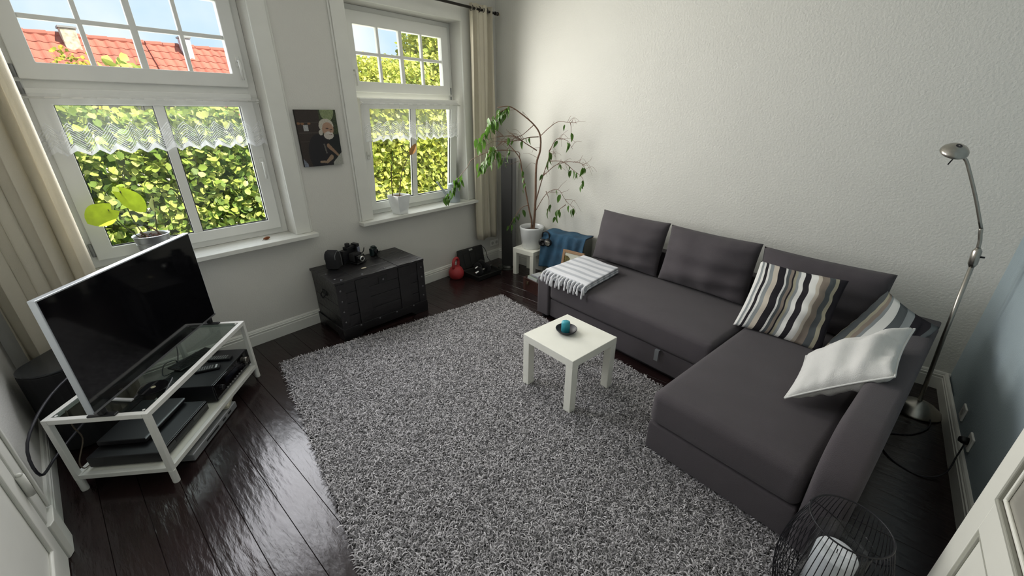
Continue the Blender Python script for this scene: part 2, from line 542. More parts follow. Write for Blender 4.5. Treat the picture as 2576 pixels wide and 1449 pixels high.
def soft_box(name, x0, x1, y0, y1, z0, z1, m, parent, rad=0.03, crown=0.0, seg=5, nx=14, ny=10):
    """upholstered block: bevelled box whose top is crowned"""
    mb = MB()
    bm = bmesh.new()
    def P(i, j): return (x0 + (x1 - x0) * i / nx, y0 + (y1 - y0) * j / ny)
    top = [[bm.verts.new((*P(i, j), z1 + crown * (1 - (2 * i / nx - 1) ** 4) * (1 - (2 * j / ny - 1) ** 4))) for j in range(ny + 1)] for i in range(nx + 1)]
    bot = [[bm.verts.new((*P(i, j), z0)) for j in range(ny + 1)] for i in range(nx + 1)]
    for i in range(nx):
        for j in range(ny):
            bm.faces.new((top[i][j], top[i + 1][j], top[i + 1][j + 1], top[i][j + 1]))
            bm.faces.new((bot[i][j], bot[i][j + 1], bot[i + 1][j + 1], bot[i + 1][j]))
    for i in range(nx):
        bm.faces.new((top[i][0], bot[i][0], bot[i + 1][0], top[i + 1][0]))
        bm.faces.new((top[i + 1][ny], bot[i + 1][ny], bot[i][ny], top[i][ny]))
    for j in range(ny):
        bm.faces.new((top[0][j + 1], bot[0][j + 1], bot[0][j], top[0][j]))
        bm.faces.new((top[nx][j], bot[nx][j], bot[nx][j + 1], top[nx][j + 1]))
    bmesh.ops.recalc_face_normals(bm, faces=bm.faces)
    me = bpy.data.meshes.new(name)
    bm.to_mesh(me)
    bm.free()
    o = link(name, me, m, parent, bevel=rad, seg=seg, smooth=True)
    o.modifiers['bevel'].angle_limit = R(40)
    return o
# coordinates (s, -d, z): front of the seat is y = 0, chaise front y = -0.655
soft_box('side_panel', 0.0, 0.135, 0.0, 0.86, 0.035, 0.372, M_sofa, sofa, rad=0.022)
soft_box('seat', 0.14, 1.538, 0.0, 0.80, 0.205, 0.395, M_sofa, sofa, rad=0.038, crown=0.012)
soft_box('drawer_front', 0.14, 1.538, 0.022, 0.80, 0.035, 0.200, M_sofa, sofa, rad=0.010)
soft_box('chaise_seat', 1.543, 2.228, -0.655, 0.80, 0.205, 0.395, M_sofa, sofa, rad=0.042, crown=0.012, ny=16)
soft_box('chaise_base', 1.546, 2.228, -0.645, 0.80, 0.030, 0.202, M_sofa, sofa, rad=0.012, ny=16)
soft_box('backrest', 0.0, 2.370, 0.80, 0.895, 0.035, 0.60, M_sofa, sofa, rad=0.03)
# armrest with a rounded front top
am = MB()
prof = [(0.80, 0.03), (0.80, 0.615)]
for k in range(0, 13):
    a = math.pi / 2 * k / 12
    prof.append((-0.46 - 0.215 * math.sin(a), 0.40 + 0.215 * math.cos(a)))
prof += [(-0.675, 0.03)]
am.prism(prof, 2.232, 2.372, 'yz')
ao = am.obj('armrest', M_sofa, sofa, bevel=0.03, seg=4, smooth=True)
ao.modifiers['bevel'].angle_limit = R(50)
strap = MB().box(1.178, 1.208, -0.003, 0.0, 0.118, 0.200).box(1.178, 1.208, 0.0, 0.02, 0.197, 0.200).obj('pull_strap', mat('strap_grey', (0.16, 0.17, 0.18), rough=0.8), sofa)
bx('plinth', 0.16, 1.54, 0.06, 0.78, 0.004, 0.035, M_blackm, sofa, 0.0)
for s, d in ((0.06, -0.04), (0.06, -0.8), (1.62, 0.58), (2.30, 0.60), (2.30, -0.84), (1.0, -0.84)):
    MB().lathe([(0.022, 0.0), (0.026, 0.036)], 14, (s, -d, 0)).obj('foot', M_blackm, sofa, smooth=False)

def pillow_mesh(cor, thick, name, n=26, ear=0.05, wr=0.006, seed=0, stripes=None, power=0.45, sag=0.0):
    """cor = 4 corners (BL, BR, TR, TL); a stuffed cushion around their bilinear patch"""
    r = random.Random(seed)
    C = [Vector(c) for c in cor]
    ph = [r.uniform(0, 6.28) for _ in range(8)]
    fr = [r.uniform(4, 9) for _ in range(8)]
    nrm = ((C[1] - C[0]).cross(C[3] - C[0]) + (C[2] - C[1]).cross(C[2] - C[3])).normalized()
    def surf(u, v, side):
        a, b = u * 2 - 1, v * 2 - 1
        uu = 0.5 + 0.5 * a * (1 - ear * (1 - b * b))
        vv = 0.5 + 0.5 * b * (1 - ear * (1 - a * a))
        p = C[0] * (1 - uu) * (1 - vv) + C[1] * uu * (1 - vv) + C[2] * uu * vv + C[3] * (1 - uu) * vv
        h = max(0.0, (1 - a ** 4) * (1 - b ** 4)) ** power * (0.55 + 0.45 * (1 - a * a) * (1 - b * b))
        wv = sum(math.sin(fr[k] * (a if k % 2 else b) * (1.3) + ph[k] + 3 * a * b * ((-1) ** k)) for k in range(6)) * wr * min(1, h * 1.5)
        rim = math.exp(-((1 - max(abs(a), abs(b))) / 0.22) ** 2) * math.sin(22 * (a if abs(b) > abs(a) else b) + ph[6]) * wr * 0.7 * min(1.0, h * 2)
        return p + nrm * side * (h * thick / 2 + wv + rim) - Vector((0, 0, sag * (1 - a * a) * (1 - b * b)))
    mb = MB()
    mb.grid(lambda u, v: surf(u, v, 1), n, n)
    nv = len(mb.v)
    mb.grid(lambda u, v: surf(u, v, -1), n, n)
    me = bpy.data.meshes.new(name)
    me.from_pydata(mb.v, [], mb.f)
    cols = None
    if stripes:
        cols = []
        for kk in range(2):
            for j in range(n):
                for i in range(n):
                    cols.append(stripes(i / (n - 1), j / (n - 1)))
        color_attr(me, cols)
    bm = bmesh.new()
    bm.from_mesh(me)
    bmesh.ops.remove_doubles(bm, verts=bm.verts, dist=2e-4)
    bmesh.ops.recalc_face_normals(bm, faces=bm.faces)
    bm.to_mesh(me)
    bm.free()
    return me

def cushion(name, label, cat, cor, thick, m, group=None, **kw):
    base = sum((Vector(c) for c in cor), Vector()) / 4
    cor = [Vector(c) - base for c in cor]
    me = pillow_mesh(cor, thick, name, **kw)
    o = link(name, me, m, None, smooth=True)
    o.location = base
    tag(o, label, cat, group)
    return o
def back_cushion(s0, s1, s0t, s1t, label, seed, zt=0.865, lean=0.0):
    return cushion('back_cushion', label, 'cushion', [SL(s0, -0.685, 0.408), SL(s1, -0.685, 0.408), SL(s1t, -0.755 - lean, zt), SL(s0t, -0.755 - lean, zt)],
                   0.225, M_sofa, 'loose back cushions of the sofa', n=40, ear=0.038, wr=0.0032, seed=seed, power=0.42)
back_cushion(0.03, 0.72, 0.07, 0.74, 'dark grey back cushion nearest the plant, beside the blue cloth', 1)
back_cushion(0.735, 1.44, 0.75, 1.43, 'middle dark grey back cushion of the sofa', 2, zt=0.858)
back_cushion(1.455, 2.15, 1.44, 2.13, 'dark grey back cushion behind the striped pillow', 3, zt=0.845)

# striped pillows: stripes are drawn in the cloth along u
M_stripe = None
def stripe_material(name, stops):
    m, t, b = node_mat(name)
    b.inputs['Roughness'].default_value = 0.85
    b.inputs['Specular IOR Level'].default_value = 0.2
    a = t.nodes.new('ShaderNodeAttribute')
    a.attribute_name = 'col'
    sp = t.nodes.new('ShaderNodeSeparateColor')
    t.links.new(a.outputs['Color'], sp.inputs['Color'])
    r = t.nodes.new('ShaderNodeValToRGB')
    r.color_ramp.interpolation = 'CONSTANT'
    el = r.color_ramp.elements
    el[0].position, el[0].color = stops[0][0], (*stops[0][1], 1)
    el[1].position, el[1].color = stops[1][0], (*stops[1][1], 1)
    for p_, c_ in stops[2:]:
        e = el.new(p_)
        e.color = (*c_, 1)
    t.links.new(sp.outputs['Red'], r.inputs['Fac'])
    t.links.new(r.outputs['Color'], b.inputs['Base Color'])
    return m
W_, CR, TP, GR, DG, BK, OL = (0.66, 0.66, 0.63), (0.50, 0.45, 0.38), (0.24, 0.20, 0.165), (0.24, 0.26, 0.265), (0.085, 0.095, 0.10), (0.018, 0.016, 0.02), (0.33, 0.31, 0.23)
st1 = [(0.0, W_), (0.02, GR), (0.045, W_), (0.07, BK), (0.10, W_), (0.125, GR), (0.165, CR), (0.225, BK), (0.31, W_), (0.335, DG), (0.37, TP), (0.405, BK), (0.425, OL), (0.455, GR), (0.485, W_), (0.535, BK), (0.595, W_), (0.665, CR), (0.71, TP), (0.79, DG), (0.86, OL), (0.905, BK)]
st2 = [(0.0, DG), (0.025, OL), (0.055, TP), (0.10, GR), (0.14, W_), (0.28, DG), (0.44, GR), (0.58, BK), (0.86, DG)]
cushion('striped_pillow', 'pillow with narrow vertical black, white and taupe stripes leaning on back cushion', 'pillow',
        [SL(1.50, -0.35, 0.405), SL(1.975, -0.395, 0.405), SL(1.965, -0.535, 0.815), SL(1.515, -0.515, 0.815)], 0.13, stripe_material('stripes_narrow', st1), n=48, seed=5, ear=0.05, wr=0.004, stripes=lambda u, v: (u, v, 0))
cushion('striped_pillow', 'pillow with broad grey and white stripes tucked in the sofa corner', 'pillow',
        [SL(2.18, -0.22, 0.43), SL(2.37, -0.63, 0.655), SL(2.12, -0.70, 0.760), SL(1.975, -0.37, 0.42)], 0.15, stripe_material('stripes_broad', st2), n=48, seed=6, ear=0.06, wr=0.004, stripes=lambda u, v: (1 - v, u, 0))
wp = [SL(2.0, 0.26, 0.430), SL(2.312, 0.125, 0.665), SL(2.295, -0.33, 0.725), SL(1.965, -0.10, 0.50)]
M_wcloth = mat('white_cotton', (0.62, 0.62, 0.60), rough=0.9, bump=0.3, bscale=300, spec=0.2)
wpo = cushion('white_pillow', 'plain white pillow with piped edges lying over the armrest', 'pillow', wp, 0.19, M_wcloth, n=40, seed=9, ear=0.07, wr=0.007)
base = sum(wp, Vector()) / 4
rim = []
nn = 24
for k in range(4):
    for i in range(nn):
        t_ = i / nn
        a, b = [(2 * t_ - 1, -1), (1, 2 * t_ - 1), (1 - 2 * t_, 1), (-1, 1 - 2 * t_)][k]
        uu = 0.5 + 0.5 * a * (1 - 0.07 * (1 - b * b)); vv = 0.5 + 0.5 * b * (1 - 0.07 * (1 - a * a))
        C = [q - base for q in wp]
        rim.append(C[0] * (1 - uu) * (1 - vv) + C[1] * uu * (1 - vv) + C[2] * uu * vv + C[3] * (1 - uu) * vv)
MB().tube(rim + [rim[0]], 0.0045, 6, cap=False).obj('piping', M_wcloth, wpo, smooth=True)

# folded towel with fringe on the seat
tw = thing('folded_towel', 'folded white towel with pale grey stripes and a tasselled fringe on the sofa', 'towel', SL(0.30, -0.25, 0.405), SROT)
m, t, b = node_mat('towel_cloth')
b.inputs['Roughness'].default_value = 0.95
tcn = t.nodes.new('ShaderNodeTexCoord')
sx = t.nodes.new('ShaderNodeSeparateXYZ')
t.links.new(tcn.outputs['Object'], sx.inputs[0])
wv = t.nodes.new('ShaderNodeTexNoise'); wv.inputs['Scale'].default_value = 30; wv.inputs['Detail'].default_value = 3
mp = t.nodes.new('ShaderNodeMapping'); mp.inputs['Scale'].default_value = (0.3, 2.2, 0.3)
t.links.new(tcn.outputs['Object'], mp.inputs['Vector']); 
mth = t.nodes.new('ShaderNodeMath'); mth.operation = 'SINE'
mul = t.nodes.new('ShaderNodeMath'); mul.operation = 'MULTIPLY'; mul.inputs[1].default_value = 68
t.links.new(sx.outputs['Y'], mul.inputs[0]); t.links.new(mul.outputs[0], mth.inputs[0])
rp2 = t.nodes.new('ShaderNodeValToRGB')
rp2.color_ramp.elements[0].position = 0.45; rp2.color_ramp.elements[0].color = (0.66, 0.67, 0.70, 1)
rp2.color_ramp.elements[1].position = 0.80; rp2.color_ramp.elements[1].color = (0.44, 0.46, 0.50, 1)
mr = t.nodes.new('ShaderNodeMapRange'); mr.inputs['From Min'].default_value = -1
t.links.new(mth.outputs[0], mr.inputs['Value']); t.links.new(mr.outputs['Result'], rp2.inputs['Fac'])
t.links.new(rp2.outputs['Color'], b.inputs['Base Color'])
bp = t.nodes.new('ShaderNodeBump'); bp.inputs['Strength'].default_value = 0.5; bp.inputs['Distance'].default_value = 0.005
wv.inputs['Scale'].default_value = 240
t.links.new(tcn.outputs['Object'], wv.inputs['Vector']); t.links.new(wv.outputs['Fac'], bp.inputs['Height']); t.links.new(bp.outputs['Normal'], b.inputs['Normal'])
M_towel = m
def tl(u, v):   # u across 0..1, v from back (0) to front (1), local (s, -d)
    P0, P1, P2, P3 = Vector((-0.265, 0.30)), Vector((0.165, 0.265)), Vector((0.245, -0.255)), Vector((-0.225, -0.265))
    return P0 * (1 - u) * (1 - v) + P1 * u * (1 - v) + P2 * u * v + P3 * (1 - u) * v
for li, (z0, z1, ins) in enumerate(((0.0, 0.017, 0.0), (0.0175, 0.034, 0.006), (0.0345, 0.050, 0.012))):
    mb = MB()
    N1, N2 = 18, 20
    def f(u, v, z0=z0, z1=z1, ins=ins, top=True):
        q = tl(ins + u * (1 - 2 * ins), ins * 0.5 + v * (1 - ins))
        wob = 0.0028 * math.sin(9 * u + 3 * v + li) * math.sin(7 * v + li * 2)
        dr_ = -0.018 * max(0, (v - 0.93) / 0.07) ** 2
        return (q.x, q.y, (z1 + wob if top else z0 + wob * 0.6) + dr_ + 0.008)
    vsT = [f(i / (N1 - 1), j / (N2 - 1)) for j in range(N2) for i in range(N1)]
    vsB = [f(i / (N1 - 1), j / (N2 - 1), top=False) for j in range(N2) for i in range(N1)]
    K = N1 * N2
    fs = []
    for j in range(N2 - 1):
        for i in range(N1 - 1):
            a = j * N1 + i
            fs += [(a, a + 1, a + 1 + N1, a + N1), (K + a, K + a + N1, K + a + 1 + N1, K + a + 1)]
    for i in range(N1 - 1):
        fs += [(i, K + i, K + i + 1, i + 1), ((N2 - 1) * N1 + i, (N2 - 1) * N1 + i + 1, K + (N2 - 1) * N1 + i + 1, K + (N2 - 1) * N1 + i)]
    for j in range(N2 - 1):
        a, b_ = j * N1, j * N1 + N1 - 1
        fs += [(a, a + N1, K + a + N1, K + a), (b_, K + b_, K + b_ + N1, b_ + N1)]
    mb.add(vsT + vsB, fs).obj('towel_fold', M_towel, tw, bevel=0.006, smooth=True)
M_fringe = mat('towel_fringe', (0.70, 0.71, 0.73), rough=0.95, bump=0.3, bscale=300)
for row in range(2):
    for i in range(13):
        u = (i + 0.3 + 0.4 * row + random.uniform(-0.2, 0.2)) / 13
        q = tl(u, 0.985)
        zt = 0.030 + 0.018 * row
        out = random.uniform(0.02, 0.042)
        dx = random.uniform(-0.015, 0.015)
        pts = [(q.x, q.y + 0.01, zt), (q.x + dx * 0.3, q.y - out * 0.7, zt - 0.004), (q.x + dx * 0.8, q.y - out, zt - 0.030), (q.x + dx, q.y - out - random.uniform(-0.004, 0.010), zt - random.uniform(0.055, 0.085))]
        MB().tube(smoothed(pts, 3), [0.007, 0.0075, 0.0075, 0.007, 0.007, 0.0065, 0.0065, 0.0075, 0.009, 0.008], 7).obj('tassel', M_fringe, tw, smooth=True)

# ------------------------------------------------------------------ coffee table, dish, candle
def side_table(name, label, loc, rz, S, H, leg, group=None):
    tb = thing(name, label, 'table', loc, rz, group)
    bx('tabletop', -S, S, -S, S, H - 0.05 * (H / 0.39) ** 0.0, H, M_white, tb, 0.0025)
    for sx_ in (-1, 1):
        for sy_ in (-1, 1):
            x0, x1 = sorted((sx_ * S, sx_ * (S - leg))); y0, y1 = sorted((sy_ * S, sy_ * (S - leg)))
            bx('leg', x0 + 0.0008 * (sx_ < 0), x1 - 0.0008 * (sx_ > 0), y0 + 0.0008 * (sy_ < 0), y1 - 0.0008 * (sy_ > 0), 0, H - 0.0505, M_white, tb, 0.002)
    return tb
TX, TY, TA = -1.6198, -2.1416, -0.1365
side_table('coffee_table', 'square white coffee table standing on the shag rug', (TX, TY, 0.009), TA, 0.2082, 0.3825, 0.052)
ZT = 0.3915
def tloc(u, v): return (TX + math.cos(TA) * u - math.sin(TA) * v, TY + math.sin(TA) * u + math.cos(TA) * v)
cx, cy = tloc(0.015, 0.045)
dish = MB().lathe([(0.0, 0.004), (0.030, 0.004), (0.045, 0.008), (0.062, 0.022), (0.0665, 0.0285), (0.069, 0.028), (0.066, 0.020), (0.050, 0.004), (0.038, 0.0), (0.0, 0.0)], 40).obj('candle_dish', mat('dish_black', (0.012, 0.013, 0.020), rough=0.5), None, smooth=True)
dish.location = (cx, cy, ZT + 0.0002)
tag(dish, 'small black dish under the teal candle on the coffee table', 'dish')
M_teal = mat('teal_wax', (0.03, 0.30, 0.37), rough=0.5, var=0.25, vscale=14)
cd = thing('pillar_candle', 'short teal pillar candle in the black dish', 'candle', (cx - 0.004, cy + 0.004, ZT + 0.0045))
MB().lathe([(0.0, 0.0), (0.026, 0.0), (0.0275, 0.003), (0.0275, 0.064), (0.0255, 0.070), (0.012, 0.074), (0.0, 0.0745)], 28).obj('wax', M_teal, cd, smooth=True)
MB().tube([(0, 0, 0.074), (0.001, 0, 0.080), (0.003, 0.001, 0.085)], 0.0012, 6).obj('wick', mat('wick', (0.5, 0.45, 0.35), rough=0.9), cd)

# ------------------------------------------------------------------ shag rug
RF = Vector((-0.858, -0.846)); RU = Vector((-0.979, 0.2025)); RV = Vector((-0.2025, -0.979)); RW, RL = 1.967, 2.82
rug = thing('shag_rug', 'grey long pile shag rug in the middle of the dark floor', 'rug', (RF.x, RF.y, 0.001))
rvs = [(0, 0), (RU.x * RW, RU.y * RW), (RU.x * RW + RV.x * RL, RU.y * RW + RV.y * RL), (RV.x * RL, RV.y * RL)]
MB().prism([tuple(q) for q in rvs][::-1], 0, 0.006).obj('backing', mat('rug_backing', (0.06, 0.06, 0.062), rough=0.95), rug)
def rug_pile(N):
    u = rng.uniform(0, RW, N); v = rng.uniform(0, RL, N)
    # nothing grows where the sofa base or table legs press: keep the pile low there
    px = RU.x * u + RV.x * v; py = RU.y * u + RV.y * v
    wx, wy = px + RF.x, py + RF.y
    dx, dy = wx - SO.x, wy - SO.y
    c, n = math.cos(SROT), math.sin(SROT)
    ss = c * dx + n * dy; dd = -(-n * dx + c * dy)
    under = ((ss > -0.01) & (ss < 2.38) & (dd < 0.0)) | ((ss > 1.54) & (ss < 2.38) & (dd < 0.645))
    hgt = np.where(under, 0.013, rng.uniform(0.015, 0.028, N))
    ang = rng.uniform(0, 2 * np.pi, N)
    swirl = 0.5 * np.sin(wx * 9 + np.cos(wy * 7) * 2)
    ang = ang + swirl
    lean = rng.uniform(0.006, 0.022, N)
    wd = rng.uniform(0.0016, 0.0028, N)
    ca, sa = np.cos(ang), np.sin(ang)
    bend = ang + rng.uniform(-1.2, 1.2, N)
    cb_, sb_ = np.cos(bend), np.sin(bend)
    def lvl(t0, z, wfac, ex, ey):
        x = px + ca * lean * t0 + ex; y = py + sa * lean * t0 + ey
        return np.stack([x - sa * wd * wfac, y + ca * wd * wfac, z], 1), np.stack([x + sa * wd * wfac, y - ca * wd * wfac, z], 1)
    a0, b0 = lvl(0.0, np.full(N, 0.004), 0.8, 0, 0)
    a1, b1 = lvl(0.45, hgt * 0.75, 1.0, 0, 0)
    a2, b2 = lvl(0.85, hgt, 1.0, cb_ * lean * 0.25, sb_ * lean * 0.25)
    a3, b3 = lvl(1.0, hgt * 0.86, 0.55, cb_ * lean * 0.75, sb_ * lean * 0.75)
    V = np.stack([a0, b0, a1, b1, a2, b2, a3, b3], 1).reshape(-1, 3).astype(np.float32)
    base = (np.arange(N) * 8)[:, None]
    q = np.array([0, 1, 3, 2, 2, 3, 5, 4, 4, 5, 7, 6])
    I = (base + q).reshape(-1).astype(np.int32)
    me = bpy.data.meshes.new('pile')
    me.vertices.add(len(V)); me.vertices.foreach_set('co', V.ravel())
    me.loops.add(len(I)); me.loops.foreach_set('vertex_index', I)
    me.polygons.add(N * 3)
    me.polygons.foreach_set('loop_start', np.arange(N * 3, dtype=np.int32) * 4)
    me.update(calc_edges=True)
    me.polygons.foreach_set('use_smooth', np.ones(N * 3, dtype=bool))
    tone = rng.choice([0.11, 0.235, 0.41, 0.56], N, p=[0.22, 0.28, 0.30, 0.20]) * rng.uniform(0.8, 1.2, N)
    cols = np.stack([tone * 1.0, tone * 0.975, tone * 1.0], 1)
    color_attr(me, np.repeat(cols, 8, 0))
    return me
pile = link('pile', rug_pile(240000), attr_mat('rug_yarn', rough=0.95, spec=0.1), rug)
tag(pile, kind='stuff')

# ------------------------------------------------------------------ TV bench
BX, BY, BA = -3.3918, -0.6536, 0.8371
HL, HW, HB = 0.4485, 0.2173, 0.4301
def BLc(u, v, z=0.0):
    return Vector((BX + math.cos(BA) * u - math.sin(BA) * v, BY + math.sin(BA) * u + math.cos(BA) * v, z))
bench = thing('tv_bench', 'white metal television bench with a clear glass top', 'tv bench', (BX, BY, 0), BA)
T_ = 0.024
for sv in (-1, 1):
    y0, y1 = sorted((sv * HW, sv * (HW - T_)))
    bx('top_rail', -HL, HL, y0, y1, HB - T_, HB, M_whitem, bench, 0.002)
    bx('shelf_rail', -HL + T_, HL - T_, y0, y1, 0.075, 0.100, M_whitem, bench, 0.002)
for su in (-1, 1):
    x0, x1 = sorted((su * HL, su * (HL - T_)))
    bx('top_rail', x0, x1, -HW + T_, HW - T_, HB - T_, HB, M_whitem, bench, 0.002)
    bx('shelf_rail', x0, x1, -HW + T_, HW - T_, 0.075, 0.100, M_whitem, bench, 0.002)
    for sv in (-1, 1):
        y0, y1 = sorted((sv * HW, sv * (HW - T_)))
        lg = bx('leg', x0, x1, y0, y1, 0.075, HB - T_, M_whitem, bench, 0.002)
        MB().lathe([(0.0145, 0.0), (0.0155, 0.004), (0.0155, 0.076)], 18, (su * (HL - T_ / 2), sv * (HW - T_ / 2), 0)).obj('foot', M_whitem, lg, smooth=False)
bx('shelf_board', -HL + T_, HL - T_, -HW + T_, HW - T_, 0.084, 0.0985, M_white, bench, 0.0)
M_tabglass = glass_mat('table_glass', (0.82, 0.88, 0.86), rough=0.03)
bx('glass_top', -HL + T_, HL - T_, -HW + T_, HW - T_, HB - 0.010, HB - 0.003, M_tabglass, bench, 0.0)
for su, sv in ((-1, -1), (-1, 1), (1, -1), (1, 1)):
    MB().lathe([(0.006, 0), (0.006, 0.0015)], 12, (su * (HL - T_ - 0.012), sv * (HW - T_ - 0.012), HB - 0.003)).obj('glass_pad', M_whitem, bench)

# television
TVA = R(48.5)
tvc = (Vector((-3.680, -1.044)) + Vector((-3.048, -0.329))) / 2
tv = thing('television', 'large flat television with black screen and silver edge on the white bench', 'television', (tvc.x, tvc.y, HB), TVA)
M_tvedge = mat('tv_silver_edge', (0.58, 0.62, 0.66), rough=0.3, metal=0.4)
TW, T0, T1 = 0.480, 0.045, 0.592
bx('bezel', -TW, TW, 0.0, 0.028, T0, T1, M_tvedge, tv, 0.002)
bx('screen', -TW + 0.006, TW - 0.006, -0.0015, 0.002, T0 + 0.010, T1 - 0.006, M_blackg, tv, 0.0)
bx('bottom_trim', -TW, TW, -0.003, 0.0, T0, T0 + 0.009, mat('tv_trim', (0.20, 0.20, 0.21), rough=0.35, metal=0.5), tv, 0.0)
bx('back_housing', -0.36, 0.36, 0.028, 0.062, T0 + 0.06, T1 - 0.10, M_black, tv, 0.012)
for s in (-1, 1):
    ft = MB().box(s * 0.43 - 0.013, s * 0.43 + 0.013, -0.040, 0.075, 0.0, 0.009).box(s * 0.43 - 0.013, s * 0.43 + 0.013, 0.002, 0.026, 0.010, T0 + 0.004).obj('stand_foot', M_black, tv, bevel=0.003)

# things on the bench
def box_dev(name, label, cat, u0, u1, v0, v1, z0, z1, m, bevel=0.004):
    t = thing(name, label, cat, BLc((u0 + u1) / 2, (v0 + v1) / 2, z0), BA)
    a, b, h = (u1 - u0) / 2, (v1 - v0) / 2, z1 - z0
    bx('housing', -a, a, -b, b, 0.008, h, m, t, bevel)
    for su in (-1, 1):
        for sv in (-1, 1):
            MB().lathe([(0.012, 0), (0.014, 0.009)], 12, (su * (a - 0.03), sv * (b - 0.03), 0)).obj('foot', M_blackm, t)
    return t, a, b, h
rc, a, b, h = box_dev('av_receiver', 'wide black audio receiver on the right of the bench shelf', 'receiver', 0.035, 0.440, -0.180, 0.135, 0.0990, 0.2245, M_black)
bx('front_panel', -a + 0.004, a - 0.004, -b - 0.006, -b, 0.012, h - 0.004, M_blackg, rc, 0.002)
bx('display', -0.09, 0.05, -b - 0.0075, -b - 0.006, h * 0.50, h * 0.76, mat('display_dark', (0.01, 0.012, 0.02), rough=0.1), rc, 0.0)
for xx, r in ((0.145, 0.022), (-0.145, 0.016)):
    MB().lathe([(r, 0.0), (r, -0.016), (r * 0.9, -0.019), (0.0, -0.019)], 22, (xx, -b - 0.006, h * 0.58), 'y').obj('knob', M_steel if r > 0.02 else M_black, rc, smooth=False)
for i in range(7):
    MB().lathe([(0.005, 0), (0.005, -0.004), (0.0, -0.004)], 10, (-0.09 + i * 0.028, -b - 0.006, h * 0.25), 'y').obj('button', M_grey, rc)
dv, a, b, h = box_dev('video_recorder', 'black video recorder lying on the left of the bench shelf', 'recorder', -0.410, -0.020, -0.160, 0.165, 0.0990, 0.165, M_black)
bx('front_panel', -a + 0.003, a - 0.003, -b - 0.005, -b, 0.012, h - 0.003, M_blackg, dv, 0.0015)
bx('disc_tray', -0.09, 0.06, -b - 0.0065, -b - 0.005, h * 0.5, h * 0.75, M_black, dv, 0.0)
s2, a, b, h = box_dev('set_top_box', 'slim black set-top box stacked on the video recorder', 'set-top box', -0.340, -0.025, -0.060, 0.160, 0.1652, 0.200, M_black)
bx('front_strip', -a + 0.003, a - 0.003, -b - 0.003, -b, h - 0.008, h - 0.002, M_tvedge, s2, 0.0)
# remotes on the receiver
def remote(label, u0, v0, u1, v1, wdt, cap):
    p0, p1 = BLc(u0, v0, 0.2250), BLc(u1, v1, 0.2250)
    c = (p0 + p1) / 2
    L = (p1 - p0).length
    an = math.atan2(p1.y - p0.y, p1.x - p0.x)
    t = thing('remote_control', label, 'remote', c, an)
    bx('shell', -L / 2, L / 2, -wdt / 2, wdt / 2, 0.0, 0.016, M_black, t, 0.005, 3)
    for i in range(8):
        for j in (-1, 0, 1):
            if cap and i == 7: continue
            bx('key', -L / 2 + 0.012 + i * (L - 0.03) / 8, -L / 2 + 0.012 + i * (L - 0.03) / 8 + 0.008, j * wdt * 0.3 - 0.0045, j * wdt * 0.3 + 0.0045, 0.0155, 0.0185, M_grey, t, 0.001, 1)
    if cap:
        bx('cap', L / 2 - 0.024, L / 2 - 0.014, -wdt / 2 + 0.002, wdt / 2 - 0.002, 0.0155, 0.0175, mat('remote_cap', (0.6, 0.6, 0.62), rough=0.4), t, 0.001)
remote('black remote with small grey keys nearest the receiver corner', 0.315, -0.015, 0.322, -0.150, 0.045, False)
remote('black remote with a pale band lying left on the receiver', 0.185, -0.005, 0.228, -0.130, 0.045, True)
kb = thing('tablet_keyboard', 'thin black keyboard lying at the back of the receiver', 'keyboard', BLc(0.335, 0.085, 0.2250), BA + R(-22))
bx('board', -0.125, 0.125, -0.055, 0.055, 0.0, 0.012, M_black, kb, 0.003)
for i in range(12):
    for j in range(4):
        bx('key', -0.118 + i * 0.0198, -0.118 + i * 0.0198 + 0.016, -0.046 + j * 0.023, -0.046 + j * 0.023 + 0.018, 0.0115, 0.0145, M_blackm, kb, 0.001, 1)
# CD in clear case on the glass
cdc = thing('cd_case', 'open clear disc case with a black disc on the glass bench top', 'cd case', BLc(-0.248, -0.118, HB - 0.0028), BA + R(19))
bx('case', -0.066, 0.066, -0.062, 0.062, 0.0, 0.006, glass_mat('clear_plastic', (0.75, 0.76, 0.78), rough=0.1), cdc, 0.001)
MB().lathe([(0.008, 0.0065), (0.059, 0.0065), (0.0595, 0.0072), (0.059, 0.008), (0.008, 0.008), (0.008, 0.0065)], 48).obj('disc', M_blackg, cdc)
MB().lathe([(0.0, 0.008), (0.010, 0.008), (0.010, 0.0095), (0.0, 0.0095)], 20).obj('hub', mat('disc_hub', (0.35, 0.33, 0.22), rough=0.4), cdc)
sb = thing('sensor_bar', 'thin pale sensor bar lying on the glass behind the disc case', 'sensor bar', BLc(-0.325, -0.015, HB - 0.0028), BA + R(80))
bx('bar', -0.07, 0.07, -0.009, 0.009, 0.0, 0.009, mat('pale_plastic', (0.45, 0.46, 0.46), rough=0.5), sb, 0.003)
bx('end_cap', 0.06, 0.0705, -0.0092, 0.0092, 0.0005, 0.0092, M_grey, sb, 0.002)
# silver console on the floor under the shelf
gc = thing('game_console', 'flat silver game console lying on the floor under the bench', 'console', BLc(-0.10, -0.11, 0.0), BA)
M_silv = mat('silver_plastic', (0.30, 0.31, 0.32), rough=0.45, metal=0.3)
bx('housing', -0.215, 0.215, -0.115, 0.115, 0.004, 0.046, M_silv, gc, 0.004)
bx('disc_slot', -0.10, 0.02, -0.1165, -0.115, 0.024, 0.033, M_black, gc, 0.0)
bx('front_button', 0.06, 0.09, -0.1165, -0.115, 0.022, 0.032, M_black, gc, 0.0)
bx('front_button', 0.12, 0.15, -0.1165, -0.115, 0.022, 0.032, M_black, gc, 0.0)
for sx_ in (-1, 1): bx('foot', sx_ * 0.18 - 0.012, sx_ * 0.18 + 0.012, -0.09, 0.09, 0.0, 0.005, M_blackm, gc, 0.0)
ct = thing('game_controller', 'pale stick controller lying on the silver console', 'controller', BLc(0.105, -0.190, 0.0465), BA + R(15))
